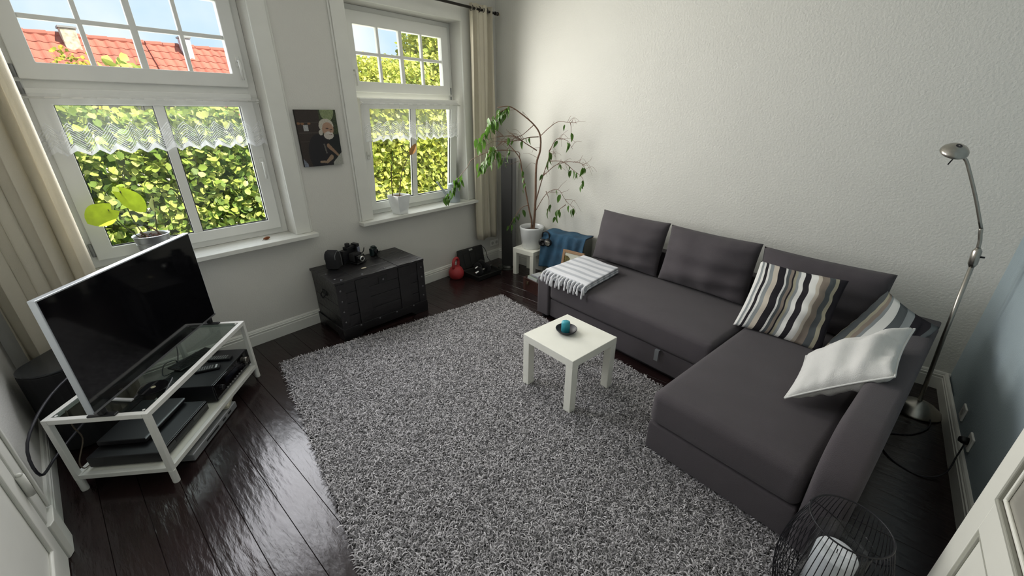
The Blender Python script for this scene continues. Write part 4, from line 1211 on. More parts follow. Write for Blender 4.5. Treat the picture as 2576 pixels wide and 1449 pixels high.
BR = {
 'trunk': [(-0.150, -0.66, 0.49), (-0.134, -0.665, 0.56), (-0.125, -0.671, 0.826), (-0.125, -0.671, 1.182), (-0.097, -0.695, 1.329), (-0.1, -0.692, 1.473), (-0.153, -0.653, 1.572), (-0.261, -0.586, 1.668), (-0.364, -0.521, 1.735), (-0.466, -0.458, 1.728)],
 'l1': [(-0.124, -0.671, 1.33), (-0.232, -0.604, 1.405), (-0.326, -0.545, 1.47), (-0.482, -0.448, 1.466)],
 'l2': [(-0.150, -0.645, 0.49), (-0.157, -0.65, 0.616), (-0.181, -0.636, 0.717), (-0.257, -0.589, 1.143), (-0.278, -0.575, 1.262), (-0.365, -0.521, 1.38), (-0.418, -0.488, 1.423)],
 'long': [(-0.278, -0.575, 1.262), (-0.295, -0.571, 1.32), (-0.432, -0.479, 1.339), (-0.549, -0.406, 1.328), (-0.693, -0.317, 1.262), (-0.733, -0.291, 1.193), (-0.801, -0.249, 1.109), (-0.87, -0.206, 0.996), (-0.913, -0.179, 0.905)],
 'l3': [(-0.11, -0.68, 1.459), (-0.205, -0.62, 1.454), (-0.286, -0.57, 1.427), (-0.431, -0.48, 1.423)],
 'l4': [(-0.153, -0.653, 1.572), (-0.259, -0.587, 1.476), (-0.339, -0.537, 1.435), (-0.446, -0.47, 1.21)],
 'l5': [(-0.364, -0.521, 1.735), (-0.467, -0.458, 1.669), (-0.532, -0.417, 1.576), (-0.611, -0.367, 1.414)],
 'l6': [(-0.431, -0.48, 1.423), (-0.51, -0.43, 1.341), (-0.618, -0.363, 1.188)],
 'lowl': [(-0.190, -0.63, 0.78), (-0.254, -0.59, 0.755), (-0.31, -0.555, 0.678), (-0.382, -0.51, 0.54)],
 'r1': [(-0.105, -0.69, 1.46), (-0.146, -0.834, 1.548), (-0.144, -0.936, 1.603), (-0.142, -1.038, 1.6), (-0.141, -1.128, 1.596)],
 'r1h': [(-0.142, -1.071, 1.598), (-0.141, -1.081, 1.566), (-0.141, -1.087, 1.487)],
 'r2': [(-0.127, -0.672, 0.80), (-0.148, -0.779, 1.089), (-0.146, -0.838, 1.255), (-0.146, -0.843, 1.341)],
 'r2a': [(-0.146, -0.844, 1.327), (-0.145, -0.927, 1.448), (-0.142, -1.048, 1.439), (-0.141, -1.112, 1.368)],
 'r3': [(-0.148, -0.779, 1.089), (-0.145, -0.922, 1.203), (-0.142, -1.043, 1.247), (-0.139, -1.212, 1.245), (-0.138, -1.273, 1.188)],
 'r4': [(-0.146, -0.838, 1.24), (-0.143, -1.009, 1.245), (-0.14, -1.133, 1.177), (-0.138, -1.238, 1.116), (-0.138, -1.26, 1.048)],
 'r5': [(-0.130, -0.672, 0.70), (-0.147, -0.824, 0.911), (-0.144, -0.97, 0.974), (-0.142, -1.066, 0.88), (-0.14, -1.177, 0.805)],
 'r5a': [(-0.147, -0.823, 0.942), (-0.146, -0.865, 0.854), (-0.146, -0.851, 0.727)],
 'r5b': [(-0.142, -1.069, 0.835), (-0.143, -0.982, 0.762), (-0.144, -0.967, 0.697)],
}
RAD = {'trunk': (0.0155, 0.004), 'l2': (0.012, 0.003), 'l1': (0.006, 0.0022), 'l3': (0.005, 0.0022), 'r2': (0.0065, 0.0025)}
for k_, v_ in BR.items():
    pts = smoothed([Vector(q) - F0 for q in v_], 4)
    r0, r1 = RAD.get(k_, (0.0042, 0.0014))
    rs = [r0 + (r1 - r0) * (i / (len(pts) - 1)) ** 0.8 for i in range(len(pts))]
    MB().tube(pts, rs, 7).obj('stem' if k_ in ('trunk', 'l2') else 'branch', M_bark, fig, smooth=True)
rl = random.Random(21)
for i in range(85):                                   # fine bare twigs
    k_ = rl.choice(['l1', 'l3', 'l4', 'r2', 'r2a', 'r3', 'r1', 'trunk', 'l2', 'r5', 'l1', 'l3'])
    v_ = BR[k_]
    j = rl.randrange(max(1, len(v_) // 3), len(v_) - 1)
    t_ = rl.random()
    p0 = Vector(v_[j]) * (1 - t_) + Vector(v_[j + 1]) * t_ - F0
    if p0.z < 0.45: continue
    sd = -1 if k_[0] in 'lt' else 1
    d0 = Vector((-0.6 if sd < 0 else -0.15, 0.45 if sd < 0 else -0.8, rl.uniform(-0.3, 0.9))).normalized()
    ln_ = rl.uniform(0.08, 0.20)
    p1 = p0 + d0 * ln_ * 0.5 + Vector((rl.uniform(-0.03, 0.02), rl.uniform(-0.03, 0.03), 0.01))
    p2 = p1 + d0 * ln_ * 0.4 + Vector((0, rl.uniform(-0.03, 0.03), rl.uniform(-0.09, 0.01)))
    MB().tube(smoothed([p0, p1, p2], 3), [0.0018, 0.0017, 0.0015, 0.0013, 0.0012, 0.0011, 0.0009], 5).obj('twig', M_bark, fig, smooth=True)
M_figl = leaf_mat('fig_leaf', (0.065, 0.15, 0.018), transl=0.3)
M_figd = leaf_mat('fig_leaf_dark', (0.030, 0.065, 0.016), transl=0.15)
LM = [leaf_mesh('leaf', 0.085, 0.036, 0.35, 0.30), leaf_mesh('leaf', 0.072, 0.030, 0.5, 0.45), leaf_mesh('leaf', 0.060, 0.027, 0.2, 0.15)]
def leaves_along(k_, t0, t1, n, m, spread=0.035, sc0=0.85, sc1=1.2):
    v_ = smoothed(BR[k_], 5)
    for i in range(n):
        t_ = t0 + (t1 - t0) * rl.random()
        f_ = t_ * (len(v_) - 1)
        j = min(int(f_), len(v_) - 2)
        p = v_[j].lerp(v_[j + 1], f_ - j) - F0 + Vector((rl.uniform(-spread, spread * 0.4), rl.uniform(-spread, spread), rl.uniform(-spread * 1.2, spread * 0.3)))
        d = Vector((rl.uniform(-0.55, 0.25), rl.uniform(-0.5, 0.5), rl.uniform(-1.3, -0.5)))
        place_leaf('leaf', rl.choice(LM), m, fig, p, d, rl.uniform(-1.2, 1.2), rl.uniform(sc0, sc1))
leaves_along('l5', 0.05, 1.0, 46, M_figl, 0.05, 0.95, 1.35)
leaves_along('trunk', 0.90, 1.0, 8, M_figl, 0.03)
leaves_along('l6', 0.25, 1.0, 36, M_figl, 0.05, 0.9, 1.3)
leaves_along('l4', 0.75, 1.0, 9, M_figl, 0.04)
leaves_along('long', 0.72, 1.0, 36, M_figl, 0.035, 0.7, 1.05)
leaves_along('lowl', 0.2, 1.0, 13, M_figl, 0.03, 0.7, 1.1)
leaves_along('l2', 0.35, 0.6, 5, M_figd, 0.03, 0.6, 0.9)
for k_, n in (('r1h', 1), ('r1', 2), ('r2a', 6), ('r3', 6), ('r4', 9), ('r5', 6), ('r5a', 5), ('r5b', 6), ('r2', 5), ('l3', 4), ('l1', 3)):
    leaves_along(k_, 0.3, 1.0, n, M_figd, 0.02, 0.75, 1.15)

# ------------------------------------------------------------------ tower speaker
sp_ = thing('tower_speaker', 'slim black tower loudspeaker standing in the corner by the curtain', 'speaker', (-0.216, -0.345, 0), math.atan2(-0.131, 0.044))
M_spk = mat('speaker_cloth', (0.016, 0.016, 0.015), rough=0.75, bump=0.3, bscale=400)
MB().box(-0.066, 0.066, -0.001, 0.110, 0.035, 1.236).obj('cabinet', mat('speaker_silver', (0.20, 0.20, 0.21), rough=0.4, metal=0.3), sp_, bevel=0.004)
MB().box(-0.0665, 0.0665, -0.016, -0.001, 0.035, 1.238).obj('grille', M_spk, sp_, bevel=0.006)
bx('badge', -0.018, 0.010, -0.0175, -0.016, 1.195, 1.203, M_chrome, sp_, 0.0)
MB().lathe([(0.125, 0.0), (0.127, 0.004), (0.125, 0.010), (0.09, 0.014), (0.07, 0.036), (0.0, 0.036)], 40, (0, 0.045, 0)).obj('base_disc', mat('smoked_base', (0.03, 0.032, 0.028), rough=0.2), sp_, smooth=False)

# ------------------------------------------------------------------ things on the window sills
ZS = SILL + 0.0004
mp_ = thing('metal_planter', 'galvanised metal bucket planter on the sill of the left window', 'planter', (-3.176, 0.030, ZS))
M_zinc = mat('zinc', (0.42, 0.43, 0.44), rough=0.35, metal=0.9, var=0.15, vscale=6)
MB().lathe([(0.0, 0.0), (0.066, 0.0), (0.068, 0.004), (0.090, 0.168), (0.094, 0.172), (0.094, 0.177), (0.089, 0.177), (0.086, 0.165), (0.066, 0.012), (0.0, 0.012)], 44).obj('bucket', M_zinc, mp_, smooth=True)
for z_, r_ in ((0.125, 0.0846), (0.132, 0.0856)):
    MB().tube([(r_ * math.cos(2 * math.pi * k / 40), r_ * math.sin(2 * math.pi * k / 40), z_) for k in range(41)], 0.0013, 5, cap=False).obj('rib', M_zinc, mp_, smooth=True)
hp = thing('heart_leaf_plant', 'plant with three big heart-shaped leaves in the metal planter', 'plant', (-3.176, 0.030, ZS + 0.012))
H0 = Vector((-3.176, 0.030, ZS + 0.012))
MB().lathe([(0.0, 0.0), (0.064, 0.0), (0.083, 0.138), (0.04, 0.145), (0.0, 0.147)], 24).obj('soil', M_soil, hp, smooth=True)
M_stalk = mat('green_stalk', (0.09, 0.10, 0.03), rough=0.5)
M_root = mat('root_brown', (0.16, 0.09, 0.07), rough=0.8)
for pts in ([(-3.215, 0.02, 0.945), (-3.245, 0.015, 0.985), (-3.29, 0.01, 1.06), (-3.325, 0.005, 1.160)], [(-3.195, 0.03, 0.945), (-3.215, 0.02, 0.995), (-3.235, 0.015, 1.10), (-3.243, 0.01, 1.255)], [(-3.13, 0.03, 0.945), (-3.140, 0.03, 0.99), (-3.128, 0.025, 1.056), (-3.106, 0.02, 1.183)]):
    MB().tube(smoothed([Vector(q) - H0 for q in pts], 4), 0.003, 6).obj('stalk', M_stalk, hp, smooth=True)
for a_ in range(7):
    an = a_ * 0.9 + 0.3
    MB().tube(smoothed([(0.02 * math.cos(an), 0.02 * math.sin(an), 0.140), (0.04 * math.cos(an + 0.2), 0.035 * math.sin(an), 0.158 + 0.006 * (a_ % 3)), (0.066 * math.cos(an + 0.4), 0.055 * math.sin(an + 0.4), 0.147 + 0.006 * (a_ % 2))], 4), 0.004, 6).obj('aerial_root', M_root, hp, smooth=True)
MB().tube(smoothed([Vector(q) - H0 for q in [(-3.20, 0.03, 0.94), (-3.205, 0.03, 0.975), (-3.222, 0.025, 0.998)]], 3), 0.007, 7).obj('root_stock', M_root, hp, smooth=True)
MB().tube(smoothed([Vector(q) - H0 for q in [(-3.125, 0.035, 0.94), (-3.135, 0.03, 0.975), (-3.15, 0.03, 1.0), (-3.172, 0.03, 1.02)]], 3), 0.0045, 7).obj('root_stock', M_root, hp, smooth=True)
M_heart = leaf_mat('heart_leaf', (0.40, 0.52, 0.03), transl=0.55, obj_var=0.1)
hm = leaf_mesh('leaf', 0.135, 0.15, 0.10, 0.12, heart=True, n=10)
hm2 = leaf_mesh('leaf', 0.155, 0.12, 0.22, 0.10, heart=True, n=10)
hm3 = leaf_mesh('leaf', 0.080, 0.060, 0.7, 0.2, heart=True, n=8)
place_leaf('leaf', hm, M_heart, hp, Vector((-3.310, 0.005, 1.158)) - H0, (-0.70, -0.15, -0.30), -1.0)
place_leaf('leaf', hm2, M_heart, hp, Vector((-3.247, 0.01, 1.250)) - H0, (0.55, -0.15, -0.80), 0.95)
place_leaf('leaf', hm3, leaf_mat('heart_leaf_pale', (0.42, 0.46, 0.16), transl=0.5), hp, Vector((-3.106, 0.02, 1.185)) - H0, (-0.25, -0.1, -0.75), 0.6)

sp2 = thing('square_planter', 'white tapered square planter on the sill of the right window', 'planter', (-1.362, -0.005, ZS), R(8))
def taper_box(a0, a1, z0, z1, inner=False):
    return [(-a0, -a0, z0), (a0, -a0, z0), (a0, a0, z0), (-a0, a0, z0), (-a1, -a1, z1), (a1, -a1, z1), (a1, a1, z1), (-a1, a1, z1)]
v1 = taper_box(0.050, 0.076, 0.0, 0.178); v2 = taper_box(0.046, 0.071, 0.010, 0.178)
MB().add(v1 + v2, [(3, 2, 1, 0), (0, 1, 5, 4), (1, 2, 6, 5), (2, 3, 7, 6), (3, 0, 4, 7), (8, 9, 10, 11), (8, 12, 13, 9), (9, 13, 14, 10), (10, 14, 15, 11), (11, 15, 12, 8), (4, 5, 13, 12), (5, 6, 14, 13), (6, 7, 15, 14), (7, 4, 12, 15)]).obj('planter_shell', M_ceram, sp2, bevel=0.007, seg=3, smooth=True)
MB().add(taper_box(0.0445, 0.066, 0.012, 0.162), [(3, 2, 1, 0), (4, 5, 6, 7), (0, 1, 5, 4), (1, 2, 6, 5), (2, 3, 7, 6), (3, 0, 4, 7)]).obj('soil', mat('bark_chips', (0.10, 0.055, 0.04), rough=0.95, bump=0.9, bscale=60), sp2)
op = thing('leggy_stem_plant', 'two bare stalks with one dried leaf growing from the square planter', 'plant', (-1.362, -0.005, ZS + 0.150))
O0 = Vector((-1.362, -0.005, ZS + 0.150))
for pts, r_ in (([(-1.425, -0.005, 0.955), (-1.425, -0.01, 1.05), (-1.413, -0.01, 1.198), (-1.395, -0.01, 1.26), (-1.379, -0.01, 1.325)], (0.0055, 0.002)), ([(-1.355, -0.01, 0.955), (-1.335, -0.01, 1.06), (-1.295, -0.01, 1.186), (-1.24, -0.01, 1.27), (-1.195, -0.01, 1.325)], (0.0055, 0.0025))):
    ps = smoothed([Vector(q) - O0 for q in pts], 4)
    MB().tube(ps, [r_[0] + (r_[1] - r_[0]) * i / (len(ps) - 1) for i in range(len(ps))], 7).obj('stalk', mat('olive_stalk', (0.13, 0.10, 0.03), rough=0.6), op, smooth=True)
ol = leaf_mesh('leaf', 0.045, 0.012, 0.3, 0.1)
M_dry = leaf_mat('dried_leaf', (0.26, 0.13, 0.045), transl=0.3)
for q, d in (((-1.413, -0.01, 1.19), (0.4, -0.1, 1)), ((-1.395, -0.01, 1.26), (-0.5, 0, 0.8)), ((-1.380, -0.01, 1.32), (0.1, 0, 1)), ((-1.295, -0.01, 1.19), (0.9, 0, 0.3)), ((-1.24, -0.01, 1.27), (0.7, 0, 0.1))):
    place_leaf('small_leaf', ol, M_figl, op, Vector(q) - O0, d, 0.4)
place_leaf('dried_leaf', leaf_mesh('dried_leaf', 0.125, 0.055, 0.9, -0.05), M_dry, op, Vector((-1.197, -0.01, 1.318)) - O0, (0.55, -0.05, 0.75), 1.2)

wc = thing('watering_can', 'pale blue-grey metal watering can on the right window sill', 'watering can', (-0.655, 0.030, ZS))
M_can = mat('can_zinc', (0.42, 0.47, 0.50), rough=0.4, metal=0.5, var=0.15, vscale=10)
MB().lathe([(0.0, 0.0), (0.066, 0.0), (0.067, 0.004), (0.060, 0.175), (0.062, 0.180), (0.058, 0.182), (0.055, 0.172), (0.060, 0.01), (0.0, 0.01)], 36).obj('body', M_can, wc, smooth=True)
MB().tube(smoothed([(-0.058, 0.0, 0.035), (-0.10, 0.0, 0.085), (-0.155, 0.0, 0.155), (-0.215, 0.0, 0.235)], 4), [0.016 - 0.0085 * i / 12 for i in range(13)], 12).obj('spout', M_can, wc, smooth=True)
MB().tube(smoothed([(0.060, 0, 0.14), (0.10, 0, 0.165), (0.105, 0, 0.205), (0.055, 0, 0.222), (0.0, 0, 0.205), (-0.045, 0, 0.178)], 5), 0.005, 8).obj('handle', M_can, wc, smooth=True)
MB().lathe([(0.0, 0.205), (0.03, 0.20), (0.058, 0.1805)], 24, (-0.012, 0, 0.0)).obj('hood', M_can, wc, smooth=True)
dl = thing('curled_dry_leaf', 'tiny curled brown dry leaf on the sill of the left window', 'leaf', (-2.536, 0.018, ZS), R(20))
MB().grid(lambda u, v: ((u - 0.5) * 0.055, math.cos((v - 0.5) * 4.2) * 0.013 * math.sin(math.pi * (0.12 + 0.82 * u)), 0.012 + math.sin((v - 0.5) * 4.2) * 0.011 * math.sin(math.pi * (0.12 + 0.82 * u))), 12, 12).obj('curl', leaf_mat('rust_leaf', (0.30, 0.11, 0.04), transl=0.2), dl, smooth=True)
MB().tube([(-0.024, 0.004, 0.006), (-0.042, 0.0, 0.003)], [0.002, 0.001], 5).obj('stalk', mat('dry_stalk', (0.10, 0.09, 0.08), rough=0.9), dl)

# ------------------------------------------------------------------ kettlebell and dumbbell case
kb_ = thing('kettlebell', 'small red kettlebell standing by the baseboard', 'kettlebell', (-0.815, -0.125, 0.0), R(20))
M_red = mat('red_vinyl', (0.40, 0.035, 0.040), rough=0.5, var=0.1, vscale=20)
MB().lathe([(0.0, 0.0), (0.060, 0.0), (0.070, 0.006), (0.085, 0.045), (0.084, 0.075), (0.068, 0.110), (0.048, 0.132), (0.0, 0.140)], 36).obj('bell', M_red, kb_, smooth=True)
MB().tube(smoothed([(-0.044, 0, 0.115), (-0.054, 0, 0.150), (-0.052, 0, 0.190), (-0.030, 0, 0.219), (0.0, 0, 0.225), (0.030, 0, 0.219), (0.052, 0, 0.190), (0.054, 0, 0.150), (0.044, 0, 0.115)], 4), 0.0165, 12).obj('handle', M_red, kb_, smooth=True)
dc = thing('dumbbell_case', 'open black carrying case with its lid leaning on the wall', 'case', (-0.555, -0.245, 0.0), R(-4))
M_case = mat('black_case_plastic', (0.012, 0.012, 0.011), rough=0.55, var=0.2, vscale=20)
ty = MB()
v1 = [(-0.165, -0.155, 0), (0.165, -0.155, 0), (0.165, 0.10, 0), (-0.165, 0.10, 0), (-0.178, -0.168, 0.055), (0.178, -0.168, 0.055), (0.178, 0.113, 0.055), (-0.178, 0.113, 0.055)]
v2 = [(x_ * 0.93, y_ * 0.92 - 0.002, 0.018 if i < 4 else 0.055) for i, (x_, y_, z_) in enumerate(v1)]
ty.add(v1 + v2, [(3, 2, 1, 0), (0, 1, 5, 4), (1, 2, 6, 5), (2, 3, 7, 6), (3, 0, 4, 7), (8, 9, 10, 11), (8, 12, 13, 9), (9, 13, 14, 10), (10, 14, 15, 11), (11, 15, 12, 8), (4, 5, 13, 12), (5, 6, 14, 13), (6, 7, 15, 14), (7, 4, 12, 15)]).obj('tray', M_case, dc, bevel=0.008, seg=2)
lidm = MB().box(-0.178, 0.178, 0.0, 0.040, 0.0, 0.225)
lid = lidm.obj('lid', M_case, dc, bevel=0.012, seg=3)
lid.location = (0, 0.120, 0.052); lid.rotation_euler = (R(-13), 0, 0)
for xx in (-0.09, 0.0, 0.09):
    bx('lid_rib', xx - 0.03, xx + 0.03, -0.006, 0.0, 0.03, 0.17, M_case, lid, 0.004)
bx('lid_latch', -0.03, 0.02, -0.005, 0.0, 0.195, 0.215, mat('label_pale', (0.34, 0.35, 0.33), rough=0.6), lid, 0.002)
MB().tube(smoothed([(0.18, 0.005, 0.205), (0.195, -0.02, 0.15), (0.20, -0.03, 0.06), (0.23, -0.06, -0.01), (0.225, -0.08, -0.035)], 4), 0.004, 6).obj('carry_strap', mat('strap_dark', (0.05, 0.05, 0.045), rough=0.8), lid, smooth=True)
for i, (yy_, zz2, xa, xb, lab) in enumerate(((-0.065, 0.075, -0.160, 0.130, 'front chrome dumbbell with black plates in the open case'), (0.045, 0.085, -0.100, 0.150, 'rear chrome dumbbell with black plates in the open case'))):
    q = Matrix.Rotation(R(-4), 4, 'Z') @ Vector(((xa + xb) / 2, yy_, 0))
    db = thing('dumbbell', lab, 'dumbbell', (-0.555 + q.x, -0.245 + q.y, zz2 - 0.057), R(8 if i == 0 else 22))
    Lh = (xb - xa) / 2
    bar = MB().tube([(-Lh, 0, 0.058), (Lh, 0, 0.058)], 0.0125, 14).obj('bar', M_chrome, db, smooth=True)
    for xx in (-Lh + 0.075, Lh - 0.075):
        MB().lathe([(0.0, -0.010), (0.046, -0.010), (0.050, -0.006), (0.050, 0.006), (0.046, 0.010), (0.0, 0.010)], 30, (xx, 0, 0.057), 'x').obj('plate', M_blackm, db)
        MB().lathe([(0.0, 0), (0.021, 0), (0.021, 0.012), (0.0, 0.012)], 8, (xx + (-0.03 if xx < 0 else 0.018), 0, 0.058), 'x').obj('collar', M_chrome, db)

# ------------------------------------------------------------------ behind the plant stand: box, denim cloth, headphones, frame, suitcase, discs
sb_ = thing('storage_box', 'grey plastic box standing under the blue denim cloth beside the sofa', 'box', (-0.115, -1.105, 0), R(2))
bx('box_body', -0.075, 0.085, -0.235, 0.262, 0.0, 0.520, mat('box_grey_plastic', (0.16, 0.17, 0.15), rough=0.5), sb_, 0.006)
bx('box_lid', -0.080, 0.090, -0.240, 0.240, 0.521, 0.532, M_black, sb_, 0.003)
dn = thing('denim_cloth', 'faded blue denim cloth draped over the box in the corner', 'cloth', (-0.115, -1.105, 0), R(2))
m = mat('denim', (0.022, 0.070, 0.125), rough=0.9, var=0.45, vscale=9, bump=0.4, bscale=260)
def denim(u, v):
    y_ = 0.245 - 0.50 * u
    fold = 0.016 * math.sin(13 * u + 2.0 * v * (1 - u) + 0.5) * min(1, max(0, (v - 0.22) * 1.6)) + 0.007 * math.sin(31 * u + 5 * v)
    if v < 0.22:
        t_ = v / 0.22
        return (0.075 - 0.165 * t_, y_, 0.540 + 0.006 * math.sin(14 * u))
    t_ = (v - 0.22) / 0.78
    crn = 0.02 * math.sin(math.pi * min(1, t_ * 5) / 2)
    return (-0.092 - crn - fold - 0.035 * t_ * (1 - 0.4 * u), y_ + 0.02 * t_ * math.sin(6 * u + 1), 0.538 - 0.40 * t_ + 0.03 * math.sin(5 * u + 1) * t_)
do_ = MB().grid(denim, 46, 34).obj('drape', m, dn, smooth=True)
so = do_.modifiers.new('solid', 'SOLIDIFY'); so.thickness = 0.004
hp_ = thing('headphones', 'black over-ear headphones with silver ring hanging on the denim cloth', 'headphones', (-0.245, -0.918, 0.420), R(-62))
MB().tube(smoothed([(-0.040, 0.030, 0.03), (-0.046, 0.026, 0.080), (-0.034, 0.018, 0.120), (-0.005, 0.006, 0.132), (0.024, -0.004, 0.118), (0.034, -0.008, 0.080), (0.026, -0.010, 0.04)], 5), 0.008, 8).obj('headband', M_black, hp_, smooth=True)
for cx_, cy_, cz_ in ((-0.040, 0.022, 0.010), (0.022, -0.016, 0.020)):
    cup = MB().lathe([(0.0, -0.022), (0.036, -0.020), (0.042, -0.008), (0.042, 0.010), (0.036, 0.022), (0.0, 0.024)], 28, (cx_, cy_, cz_), 'y').obj('ear_cup', M_black, hp_, smooth=True)
    MB().lathe([(0.021, -0.0215), (0.0255, -0.0225), (0.0265, -0.025), (0.021, -0.0245), (0.021, -0.0215)], 28, (cx_, cy_, cz_), 'y').obj('trim_ring', M_steel if cx_ > 0 else M_black, cup, smooth=True)
    if cx_ > 0:
        MB().lathe([(0.0, -0.0235), (0.009, -0.0235), (0.009, -0.0245), (0.0, -0.025)], 16, (cx_, cy_, cz_), 'y').obj('badge', M_steel, cup)
pf_ = thing('picture_frame', 'small wooden picture frame with a landscape print leaning beside the sofa', 'picture frame', (-0.300, -1.268, 0.145), R(-90))
M_oak = mat('oak_frame', (0.30, 0.18, 0.095), rough=0.5, var=0.2, vscale=12)
fo = ring_frame(-0.125, 0.125, 0.0, 0.275, 0.028, 0.028, 0.028, 0.028, -0.010, 0.010).obj('frame', M_oak, pf_, bevel=0.002)
fo.rotation_euler = (R(-12), 0, 0)
npx, npy = 40, 44
pm = bpy.data.meshes.new('print')
pm.from_pydata([(-0.10 + 0.2 * i / npx, -0.004, 0.026 + 0.223 * j / npy) for j in range(npy + 1) for i in range(npx + 1)], [], [(j * (npx + 1) + i, j * (npx + 1) + i + 1, (j + 1) * (npx + 1) + i + 1, (j + 1) * (npx + 1) + i) for j in range(npy) for i in range(npx)])
def land(u, v):
    e = 0.72 - 0.22 * u + 0.05 * math.sin(9 * u) + (0.12 if u < 0.35 else 0)
    r = random.random()
    if v > e: return (0.55, 0.55, 0.46)
    return (0.10 + 0.06 * r, 0.085 + 0.05 * r, 0.03) if r > 0.4 else (0.05, 0.04, 0.02)
color_attr(pm, [land(i / npx, j / npy) for j in range(npy + 1) for i in range(npx + 1)])
link('print', pm, MATS['photo_print'], fo)

scs = thing('vintage_suitcase', 'open brown vintage suitcase full of discs beside the sofa end', 'suitcase', (-0.575, -0.895, 0.0), R(-101.5))
M_leath = mat('suitcase_leather', (0.040, 0.014, 0.011), rough=0.45, var=0.3, vscale=15, bump=0.2, bscale=80)
SW, SD, SH = 0.40, 0.255, 0.135
# local x runs along the front (towards the sofa), local y runs towards the wall
bx('bottom', 0.0, SW, 0.0, SD, 0.0, 0.006, M_leath, scs, 0.001)
bx('padded_lining', 0.009, SW - 0.009, 0.009, SD - 0.009, 0.006, 0.034, mat('lining_tan', (0.20, 0.15, 0.10), rough=0.9), scs, 0.002)
bx('front_side', 0.0, SW, 0.0, 0.008, 0.006, SH, M_leath, scs, 0.002)
bx('back_side', 0.0, SW, SD - 0.008, SD, 0.006, SH, M_leath, scs, 0.002)
bx('end_side', 0.0, 0.008, 0.008, SD - 0.008, 0.006, SH, M_leath, scs, 0.002)
bx('end_side', SW - 0.008, SW, 0.008, SD - 0.008, 0.006, SH, M_leath, scs, 0.002)
ring = ring_frame(-0.003, SW + 0.003, -0.003, SD + 0.003, 0.013, 0.013, 0.013, 0.013, SH, SH + 0.007)
ring.v = [(a, c, b_) for a, b_, c in ring.v]
ring.obj('rim', M_leath, scs, bevel=0.002)
bx('corner_cap', -0.003, 0.035, -0.0035, 0.0, 0.002, SH, mat('leather_cap', (0.055, 0.022, 0.016), rough=0.5), scs, 0.001)
lt = bx('latch', 0.045, 0.085, -0.005, 0.0, 0.075, 0.115, mat('brass_worn', (0.14, 0.10, 0.06), rough=0.4, metal=0.8), scs, 0.002)
MB().lathe([(0.006, 0), (0.005, -0.004), (0, -0.004)], 10, (0.065, -0.005, 0.095), 'y').obj('latch_knob', M_steel, lt)
# disc cases stand front to back behind the front side
cm = MB().box(0.0, 0.142, 0.0, 0.0100, 0.0, 0.125).mesh('case_shell')
sm_ = MB().box(0.001, 0.141, 0.0008, 0.0092, 0.1245, 0.1262).mesh('spine_insert')
ccols = [(0.30, 0.45, 0.25), (0.62, 0.64, 0.62), (0.55, 0.57, 0.58), (0.20, 0.24, 0.30), (0.65, 0.65, 0.65), (0.10, 0.10, 0.11), (0.60, 0.62, 0.62), (0.35, 0.20, 0.18), (0.58, 0.60, 0.62), (0.62, 0.62, 0.60), (0.14, 0.12, 0.12), (0.50, 0.52, 0.55)]
cmats = [mat('spine_%d' % i, c_, rough=0.3) for i, c_ in enumerate(ccols)]
M_cdcl = mat('cd_plastic', (0.40, 0.42, 0.42), rough=0.15)
CN = ['green', 'white', 'pale grey', 'dark blue', 'white', 'black', 'white', 'dull red', 'pale blue', 'white', 'dark', 'grey']
ORD = 'first second third fourth fifth sixth seventh eighth ninth tenth eleventh twelfth thirteenth fourteenth fifteenth sixteenth seventeenth'.split()
for row in range(2):
    for i in range(17):
        t = thing('disc_case', '%s spined disc case, %s from the front, suitcase row nearest the %s' % (CN[(i * 5 + row * 3) % 12], ORD[i], ('plant stand', 'sofa')[row]), 'disc case', scs.matrix_basis @ Vector((0.030 + row * 0.165, 0.012 + i * 0.0135, 0.0350)), scs.rotation_euler.z, 'disc cases in the suitcase')
        a1 = link('case_shell', cm, M_cdcl, t)
        b1 = bpy.data.objects.new('spine_insert', sm_)
        col.objects.link(b1); b1.parent = t
        if not sm_.materials: sm_.materials.append(cmats[0])
        b1.material_slots[0].link = 'OBJECT'
        b1.material_slots[0].material = cmats[(i * 5 + row * 3) % 12]
        t.rotation_euler = (R(-7), 0, scs.rotation_euler.z)

# ------------------------------------------------------------------ floor lamp
lp = thing('floor_lamp', 'brushed steel reading lamp with jointed arm standing behind the sofa', 'lamp', (-0.390, -3.890, 0))
MB().lathe([(0.0, 0.0), (0.118, 0.0), (0.120, 0.006), (0.116, 0.014), (0.085, 0.040), (0.045, 0.060), (0.018, 0.070), (0.0, 0.072)], 48).obj('base', M_steel, lp, smooth=True)
MB().tube([(0, 0, 0.065), (0, 0.030, 0.50), (0, 0.054, 0.94)], 0.0105, 14).obj('pole', M_steel, lp, smooth=True)
jt = MB().tube([(0, 0.053, 0.925), (0, 0.0545, 0.945), (0, 0.060, 1.015), (0, 0.0615, 1.03)], [0.011, 0.019, 0.019, 0.010], 16).obj('dimmer_sleeve', M_steel, lp, smooth=True)
MB().tube([(0.0, 0.052, 0.985), (-0.006, 0.024, 0.987)], [0.006, 0.0045], 10).obj('dimmer_knob', M_black, jt, smooth=True)
MB().tube(smoothed([(0, 0.0615, 1.028), (0, 0.068, 1.07), (0, 0.078, 1.105), (0, 0.083, 1.13)], 4), 0.0085, 12).obj('elbow', M_steel, lp, smooth=True)
MB().tube(smoothed([(0, 0.083, 1.13), (0, 0.150, 1.28), (0, 0.222, 1.425), (0, 0.244, 1.462), (0, 0.262, 1.475)], 4), 0.0075, 12).obj('upper_arm', M_steel, lp, smooth=True)
hdl = MB().lathe([(0.0, 0.030), (0.020, 0.0275), (0.042, 0.017), (0.055, 0.003), (0.0585, -0.008), (0.057, -0.012), (0.040, -0.018), (0.018, -0.024), (0.0, -0.025)], 36).obj('lamp_head', M_steel, lp, smooth=True)
